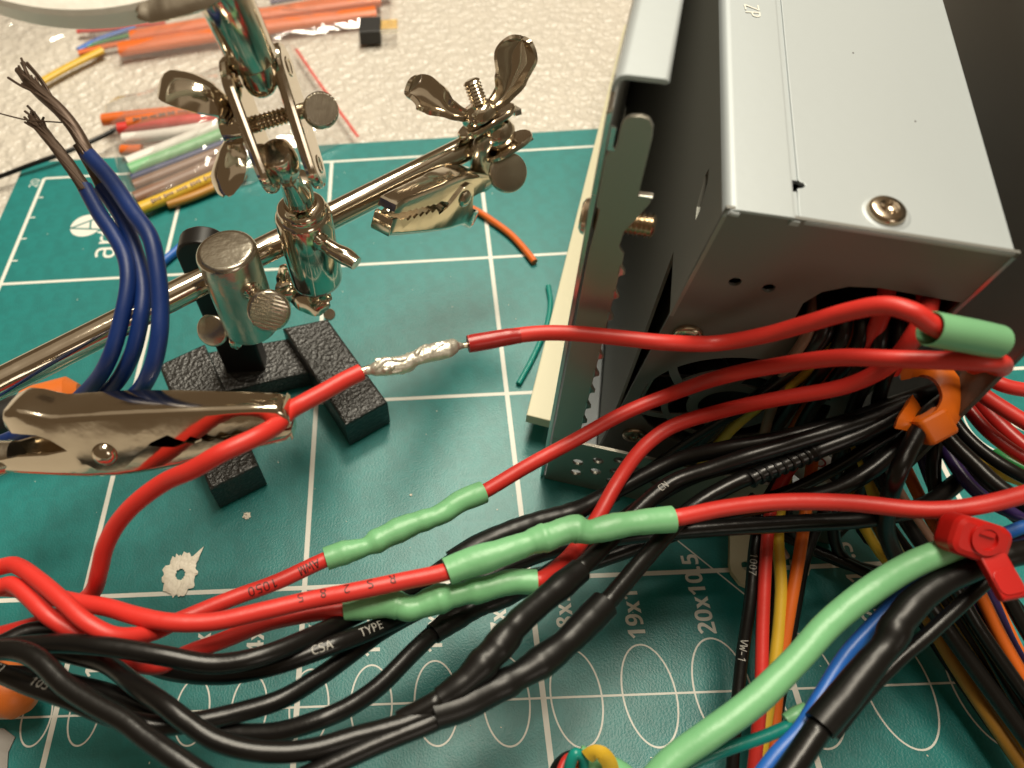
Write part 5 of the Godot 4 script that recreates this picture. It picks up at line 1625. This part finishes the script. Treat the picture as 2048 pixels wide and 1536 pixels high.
	wire("blue", "bit of bright blue wire behind the stand's black post", [Vector3(4.91,0.14,4.69),Vector3(5.25,0.14,4.24),Vector3(5.64,0.14,3.74),Vector3(6.31,0.14,3.48)], 0.13, "", "wire_offcut")
	# zip bags of heat shrink tubes on the tablecloth
	gr = "heat shrink tubes in the far bag"
	var y := -0.1
	var list := [
		["orange", "flat orange tube, widest in the far bag, along its near side", [Vector3(1.01,0.1,-7.9),Vector3(5.81,0.1,-8.74),Vector3(9.15,0.1,-9.2),Vector3(11.47,0.1,-9.48)], 0.42],
		["orange", "orange tube in the far bag, second from its near side", [Vector3(1.29,0.1,-8.81),Vector3(5.7,0.1,-9.7),Vector3(8.67,0.1,-10.15),Vector3(11.64,0.1,-10.52)], 0.4],
		["orange", "orange tube in the far bag, farthest from the magnifier sleeve", [Vector3(6.13,0.08,-10.01),Vector3(8.65,0.08,-10.52),Vector3(12.06,0.08,-11.19)], 0.3],
		["red", "red tube showing at the far bag's end beside blue ones", [Vector3(-1.23,0,-9.77),Vector3(0.37,0,-9.82),Vector3(2.47,0,-10.05)], 0.16],
		["blue", "blue tube at the far bag's open end, upper one", [Vector3(-0.87,-0.01,-10.15),Vector3(0.25,-0.01,-10.33),Vector3(1.69,-0.01,-10.73)], 0.15],
		["blue", "blue tube at the far bag's open end, lower one", [Vector3(-0.85,-0.01,-8.27),Vector3(-0.1,-0.01,-9.02),Vector3(1.22,-0.01,-9.81)], 0.15],
		["leaf", "green tube under the blue ones at the far bag's end", [Vector3(-0.8,-0.03,-8.37),Vector3(0.14,-0.03,-8.87),Vector3(1.52,-0.03,-9.34)], 0.12],
		["orange", "short orange tube end at the far bag's near corner", [Vector3(-0.76,0,-8.01),Vector3(0.36,0,-8.41),Vector3(1.87,0,-8.69)], 0.16],
		["yellow", "yellow tube sticking out of the far bag onto the tablecloth", [Vector3(-1.73,0.02,-6.04),Vector3(-0.86,0.02,-7.04),Vector3(0.23,0.02,-8.09)], 0.2],
		["purple", "violet tube at the far edge of the far bag", [Vector3(6.87,0,-11.12),Vector3(9.01,0,-11.66),Vector3(11.62,0,-12.28)], 0.16]]
	for q in list:
		var pp: Array = q[2]
		var b := MB.new()
		b.tube(pp, q[3], 14, true, 4, 0.55)
		solo("%s_tube" % {"leaf": "green", "purple": "violet"}.get(q[0], q[0]), b, M["wire_" + q[0]], q[1], "heat shrink tube", gr)
	gr = "heat shrink tubes in the near bag"
	list = [
		["orange", "orange tube in the near bag, uppermost of its pile, with a pale cut end", [Vector3(1.54,0.3,-2.78),Vector3(2.53,0.3,-2.89),Vector3(4.19,0.3,-3),Vector3(5.62,0.3,-3.16)], 0.24],
		["orange", "printed orange tube in the near bag, between an orange and a red one", [Vector3(2.65,0.5,-2.2),Vector3(3.44,0.5,-2.36),Vector3(4.31,0.5,-2.54),Vector3(5.54,0.5,-2.81)], 0.22],
		["red", "red tube in the near bag, between orange and white ones", [Vector3(2.29,0.38,-2.08),Vector3(3.42,0.38,-2.24),Vector3(5.82,0.38,-2.36)], 0.22],
		["white", "white tube in the near bag, upper one of two", [Vector3(2.58,0.35,-1.49),Vector3(4.06,0.35,-1.63),Vector3(5.63,0.35,-1.89),Vector3(6.15,0.35,-2.01)], 0.22],
		["orange", "short orange tube end peeping out between the white ones of the near bag", [Vector3(2.63,0.3,-0.93),Vector3(3.02,0.3,-0.89),Vector3(3.36,0.3,-0.89)], 0.2],
		["white", "white tube in the near bag, next to the green one", [Vector3(3.09,0.45,0.02),Vector3(4.41,0.45,-0.78),Vector3(5.93,0.45,-1.71)], 0.24],
		["leaf", "green tube in the near bag", [Vector3(3.2,0.36,0.31),Vector3(4.61,0.36,-0.47),Vector3(6.06,0.36,-1.31),Vector3(6.72,0.36,-1.71)], 0.27],
		["navy", "dark blue tube in the near bag, next to the green one", [Vector3(3.3,0.3,0.64),Vector3(4.65,0.3,-0.11),Vector3(6.23,0.3,-0.98),Vector3(6.76,0.3,-1.27)], 0.13],
		["brown", "brown tube in the near bag, next to the dark blue one", [Vector3(3.47,0.3,1.07),Vector3(4.73,0.3,0.35),Vector3(6.06,0.3,-0.42),Vector3(6.98,0.3,-0.91)], 0.22],
		["brown", "brown tube in the near bag, next to the yellow one", [Vector3(3.63,0.3,1.73),Vector3(4.83,0.3,0.98),Vector3(6.01,0.3,0.23),Vector3(7.04,0.3,-0.38)], 0.26],
		["yellow", "printed yellow tube in the near bag, lying on the cutting mat", [Vector3(3.92,0.32,2.24),Vector3(4.95,0.32,1.62),Vector3(6.11,0.32,0.89),Vector3(7.12,0.32,0.33)], 0.22],
		["tan", "khaki tube in the near bag, below the printed yellow one", [Vector3(4.72,0.2,1.98),Vector3(5.42,0.2,1.69),Vector3(6.13,0.2,1.28),Vector3(7.13,0.2,0.7)], 0.16]]
	var i := 0
	for q in list:
		var pp: Array = q[2]
		var b := MB.new()
		b.tube(pp, q[3], 16, true, 4, 0.85)
		var nm: String = "%s_tube" % {"leaf": "green", "navy": "dark_blue", "tan": "khaki"}.get(q[0], q[0])
		if q[1].begins_with("printed"):
			var t := thing(nm, q[1], "heat shrink tube", pp[1], gr)
			put("sleeve", b, M["wire_" + q[0]], t)
			worn_marks(t, pp, q[3])
		else:
			solo(nm, b, M["shrink_green" if q[0] == "leaf" else "wire_" + q[0]], q[1], "heat shrink tube", gr)
		i += 1
	bag("far clear plastic bag lying over the orange tubes on the tablecloth", [Vector3(-1.37,0,-15.15),Vector3(-1.36,0,-9.86),Vector3(1.08,0,-7),Vector3(9.18,0,-8.22),Vector3(11.94,0,-8.66),Vector3(12.52,0,-13.25)], 0.35, 3)
	bag("near clear plastic bag with a red zip line, full of assorted tubes", [Vector3(8.22,0,-7.35),Vector3(1.04,0,-4.05),Vector3(3.48,0,2.15),Vector3(7.29,0,1.03),Vector3(10.88,0,-1.23)], 0.75, 7)
	bag("empty clear plastic bag crumpled on the tablecloth under the magnifier", [Vector3(-8.13,0,-15.1),Vector3(-5.73,0,-8.05),Vector3(-2.8,0,-8.1),Vector3(-1.36,0,-9.86),Vector3(-1.51,0,-14.21)], 0.15, 12)
	var b := MB.new()
	tie_band(b, [Vector3(8.3,0.12,-7.06), Vector3(9.39,0.14,-4.48), Vector3(10.9,0.16,-1.07)], 0.09, 0.02, M)
	solo("zip_line", b, M.bag_lip, "thin red zip closure line along the near bag's open edge", "zip line")


# print rubbed and blurred past reading: short dark dashes along a tube
func worn_marks(parent: Node, pts: Array, r: float):
	var c: Array = MB.smooth_path(pts, r, 14)[0]
	var rng := RandomNumberGenerator.new()
	rng.seed = 12
	var b := MB.new()
	for i in range(4, c.size() - 4):
		if i % 5 == 4:
			continue
		var tg: Vector3 = (c[i + 1] - c[i - 1]).normalized()
		var up := (SEE - tg * SEE.dot(tg)).normalized()
		b.box(frame(c[i] + up * (r * 0.93), tg, up.cross(tg)), Vector3(0.06, rng.randf_range(0.05, 0.14), r * 0.16), 0.0)
	put("worn_print", b, M.wire_brown, parent)


func bag(label: String, corners: Array, y: float, seed_: int):
	var f := FastNoiseLite.new()
	f.seed = seed_
	f.frequency = 0.35
	var base := []
	for c in corners:
		base.append(c)
	var mid := Vector3.ZERO
	for q in base:
		mid += q / base.size()
	var b := MB.new()
	var g := []
	for k in 15:
		var s := k / 14.0
		var row := []
		for j in 49:
			var w := base.size() * j / 48.0
			var a: Vector3 = base[int(w) % base.size()]
			var e: Vector3 = base[(int(w) + 1) % base.size()]
			var q := mid.lerp(a.lerp(e, w - int(w)), maxf(0.02, s))
			q.y = 0.04 + y * pow(1.0 - s * s, 0.5) + absf(f.get_noise_2d(q.x * 2.0, q.z * 2.0)) * 0.35 * (1.0 - 0.7 * s) + f.get_noise_2d(q.x * 6.0, q.z * 6.0) * 0.09
			row.append(q)
		g.append(row)
	b.shell(g, 0.012)
	solo("plastic_bag", b, M.clear_bag, label, "plastic bag", "clear plastic bags on the tablecloth")


# ---------------------------------------------------------------- small things

func build_small_things():
	# pin header lying on the tablecloth
	var t := thing("pin_header", "small black pin header with gold pins lying on the tablecloth", "connector", Vector3(11.23,0,-8.28))
	var f := frame(Vector3(11.26,0.1,-8.13), Vector3(1, 0, 0.02), Vector3.UP)
	var b := MB.new()
	b.box(f, Vector3(0.85, 0.55, 1.15), 0.03)
	put("housing", b, M.black_plastic, t)
	for i in 6:
		b = MB.new()
		b.box(Transform3D(f.basis, f * Vector3(0.75, 0.12, -0.45 + 0.18 * i)), Vector3(0.7, 0.06, 0.06), 0.01)
		put("pin", b, M.gold_pin if i < 4 else M.chrome_worn, t)
	# torn flake with a hole, and other bits on the mat
	b = MB.new()
	var n := FastNoiseLite.new()
	n.seed = 4
	n.frequency = 1.0
	var c: Vector3 = Vector3(7.14,0,14.57)
	var g := []
	for k in 7:
		var row := []
		for j in 61:
			var a := TAU * (j % 60) / 60.0
			var d := Vector3(cos(a), 0, sin(a))
			var r1 := 0.42 + n.get_noise_2d(cos(a) * 2.2, sin(a) * 2.2) * 0.16 + 0.06 * n.get_noise_2d(cos(a) * 5.0, 9.0 + sin(a) * 5.0) + (0.22 if (j % 60) == 52 else (0.1 if (j % 60) == 53 else 0.0)) + 0.025 * n.get_noise_1d((j % 60) * 7.7)
			var r0 := 0.12 + 0.05 * n.get_noise_2d(cos(a) * 6.0, 40.0 + sin(a) * 6.0)
			var s := k / 6.0
			var q := c + d * lerpf(r0, r1, s) * Vector3(0.92, 1, 1.2)
			q.y = 0.02 + 0.035 * sin(PI * s) + 0.02 * n.get_noise_2d(q.x * 9.0, q.z * 9.0)
			row.append(q)
		g.append(row)
	b.shell(g, 0.02)
	solo("dried_flake", b, M.flake, "ragged ring-shaped cream flake with a hole, stuck on the mat", "flake")
	var bits := [["crumb of dried glue on the mat below the stand's foot", Vector3(8.51,0.02,13.18), 0.11, M.flake], ["shiny solder splash on the mat behind the orange wire", Vector3(20.9,0.03,15.02), 0.3, M.solder], ["tiny cream crumb on the mat between the two spliced wires", Vector3(12.43,0.01,12.82), 0.03, M.flake]]
	for q in bits:
		b = MB.new()
		n.seed += 1
		g = []
		for k in 7:
			var row := []
			for j in 25:
				var a := TAU * (j % 24) / 24.0
				var s := k / 6.0
				var rr: float = q[2] * (0.75 + 0.6 * n.get_noise_2d(cos(a) * 3.0, sin(a) * 3.0))
				row.append(q[1] + Vector3(cos(a), 0, sin(a)) * rr * maxf(s, 0.01) + Vector3(0, 0.05 * q[2] / 0.1 * (1.0 - s * s) * (0.6 + n.get_noise_2d(a * 2.0, s * 5.0)), 0))
			g.append(row)
		b.shell(g, 0.01)
		solo("solder_splash" if q[3] == M.solder else "glue_crumb", b, q[3], q[0], "solder" if q[3] == M.solder else "crumb")
	# dust on the mat
	var rng := RandomNumberGenerator.new()
	rng.seed = 77
	b = MB.new()
	for i in 120:
		var q := Vector3(rng.randf_range(0, 24), 0.006, rng.randf_range(0.5, 19))
		var r := rng.randf_range(0.006, 0.018)
		b.box(Transform3D(Basis(Vector3.UP, rng.randf() * TAU), q), Vector3(r * 2.2, 0.012, r), 0.0)
	O = Vector3(12, 0, 9)
	var du := put("dust", b, M.flake)
	du.set_meta("kind", "stuff")
	du.set_meta("label", "specks of pale dust scattered on the cutting mat")
	# white plug among the wires
	t = thing("white_plug", "small white plug with a red ring mark among the wires below the supply", "plug", Vector3(21.2,1.6,13.61))
	f = frame(Vector3(21,2,13.76), Vector3(0.5, 0.1, 0.86), Vector3.UP)
	b = MB.new()
	b.box(f, Vector3(0.9, 0.5, 0.6), 0.05)
	put("housing", b, M.wire_white, t)
	b = MB.new()
	b.lathe([Vector2(0.08, 0), Vector2(0.08, 0.01), Vector2(0.12, 0.01), Vector2(0.12, 0)], upright(f * Vector3(-0.1, 0.25, 0), f.basis.y), 20)
	put("ring_mark", b, M.wire_dark_red, t)
	# tool handles at the left edge
	t = thing("tool_handle", "orange and black tool handle half hidden behind the near crocodile clip", "tool", Vector3(2.67,0.5,10.28), "orange tool handles")
	b = MB.new()
	rod(b, Vector3(0.42,1,11.21), Vector3(3,1,10.51), 0.5, 0.12)
	put("grip", b, M.black_plastic, t)
	b = MB.new()
	rod(b, Vector3(2.74,1,10.58), Vector3(4.22,1,10.17), 0.62, 0.25)
	put("collar", b, M.grip_orange, t)
	t = thing("tool_handle", "rounded orange tool handle peeping in below the black wires", "tool", Vector3(4.08,0.5,17.07), "orange tool handles")
	b = MB.new()
	b.lathe([Vector2(0, -0.7), Vector2(0.25, -0.64), Vector2(0.45, -0.42), Vector2(0.52, 0.0), Vector2(0.45, 0.4), Vector2(0.25, 0.62), Vector2(0, 0.68)], upright(Vector3(4.27,0.8,17.13), Vector3(0.8, 0, 0.3)), 28)
	put("end", b, M.grip_orange, t)
	b = MB.new()
	rod(b, Vector3(2.57,0.8,17.27), Vector3(3.96,0.8,17.17), 0.45, 0.1)
	put("grip", b, M.grip_orange, t)
	# grey tape corner
	b = MB.new()
	b.prism(flat([Vector3(3.27,0,17.65), Vector3(4.02,0,17.7), Vector3(4.15,0,17.78), Vector3(4.3,0,17.87), Vector3(4.24,0,18.15), Vector3(4.4,0,18.82), Vector3(3.66,0,18.79)]), ground(), 0.006, 0.05, 0.01)
	solo("tape_piece", b, M.grey_tape, "torn piece of grey tape at the mat's near left corner", "tape")
	# coil of tied wires at the near edge
	t = thing("wire_coil", "tied coil of coloured wires peeping in at the frame's lower edge", "wire coil", Vector3(15.53,1.5,19.18))
	var coil := [["teal", [Vector3(14.93,2.2,19.54),Vector3(14.96,2.6,19.17),Vector3(15.06,2.8,18.97),Vector3(15.19,2.7,19.01),Vector3(15.22,2.3,19.28),Vector3(15.2,2,19.6)], 0.09], ["leaf", [Vector3(15.18,2.5,18.96),Vector3(15.49,2.5,19.06),Vector3(15.87,2.4,19.24),Vector3(16.16,2.2,19.58)], 0.17], ["orange", [Vector3(15.09,2.2,19.26),Vector3(15.22,2.4,19.07),Vector3(15.48,2.4,19.19),Vector3(15.69,2.2,19.56)], 0.13], ["black", [Vector3(14.71,2,19.51),Vector3(14.87,2.2,19.11),Vector3(15.14,2.2,18.97),Vector3(15.53,2,19.25),Vector3(15.57,1.8,19.66)], 0.16], ["red", [Vector3(14.72,2.4,19.42),Vector3(14.92,2.4,19.03),Vector3(15.06,2.3,18.95),Vector3(15.24,2,19.53)], 0.07]]
	for q in coil:
		b = MB.new()
		b.tube(q[1], q[2], 14)
		put("strand", b, M["wire_" + q[0]] if q[0] != "leaf" else M.shrink_green, t)
	b = MB.new()
	tie_band(b, [Vector3(15.24,2.85,19.01),Vector3(15.36,2.95,18.97),Vector3(15.47,2.95,19.01),Vector3(15.58,2.8,19.14),Vector3(15.64,2.4,19.45)], 0.2, 0.06, M)
	put("tie", b, M.wire_yellow, t)
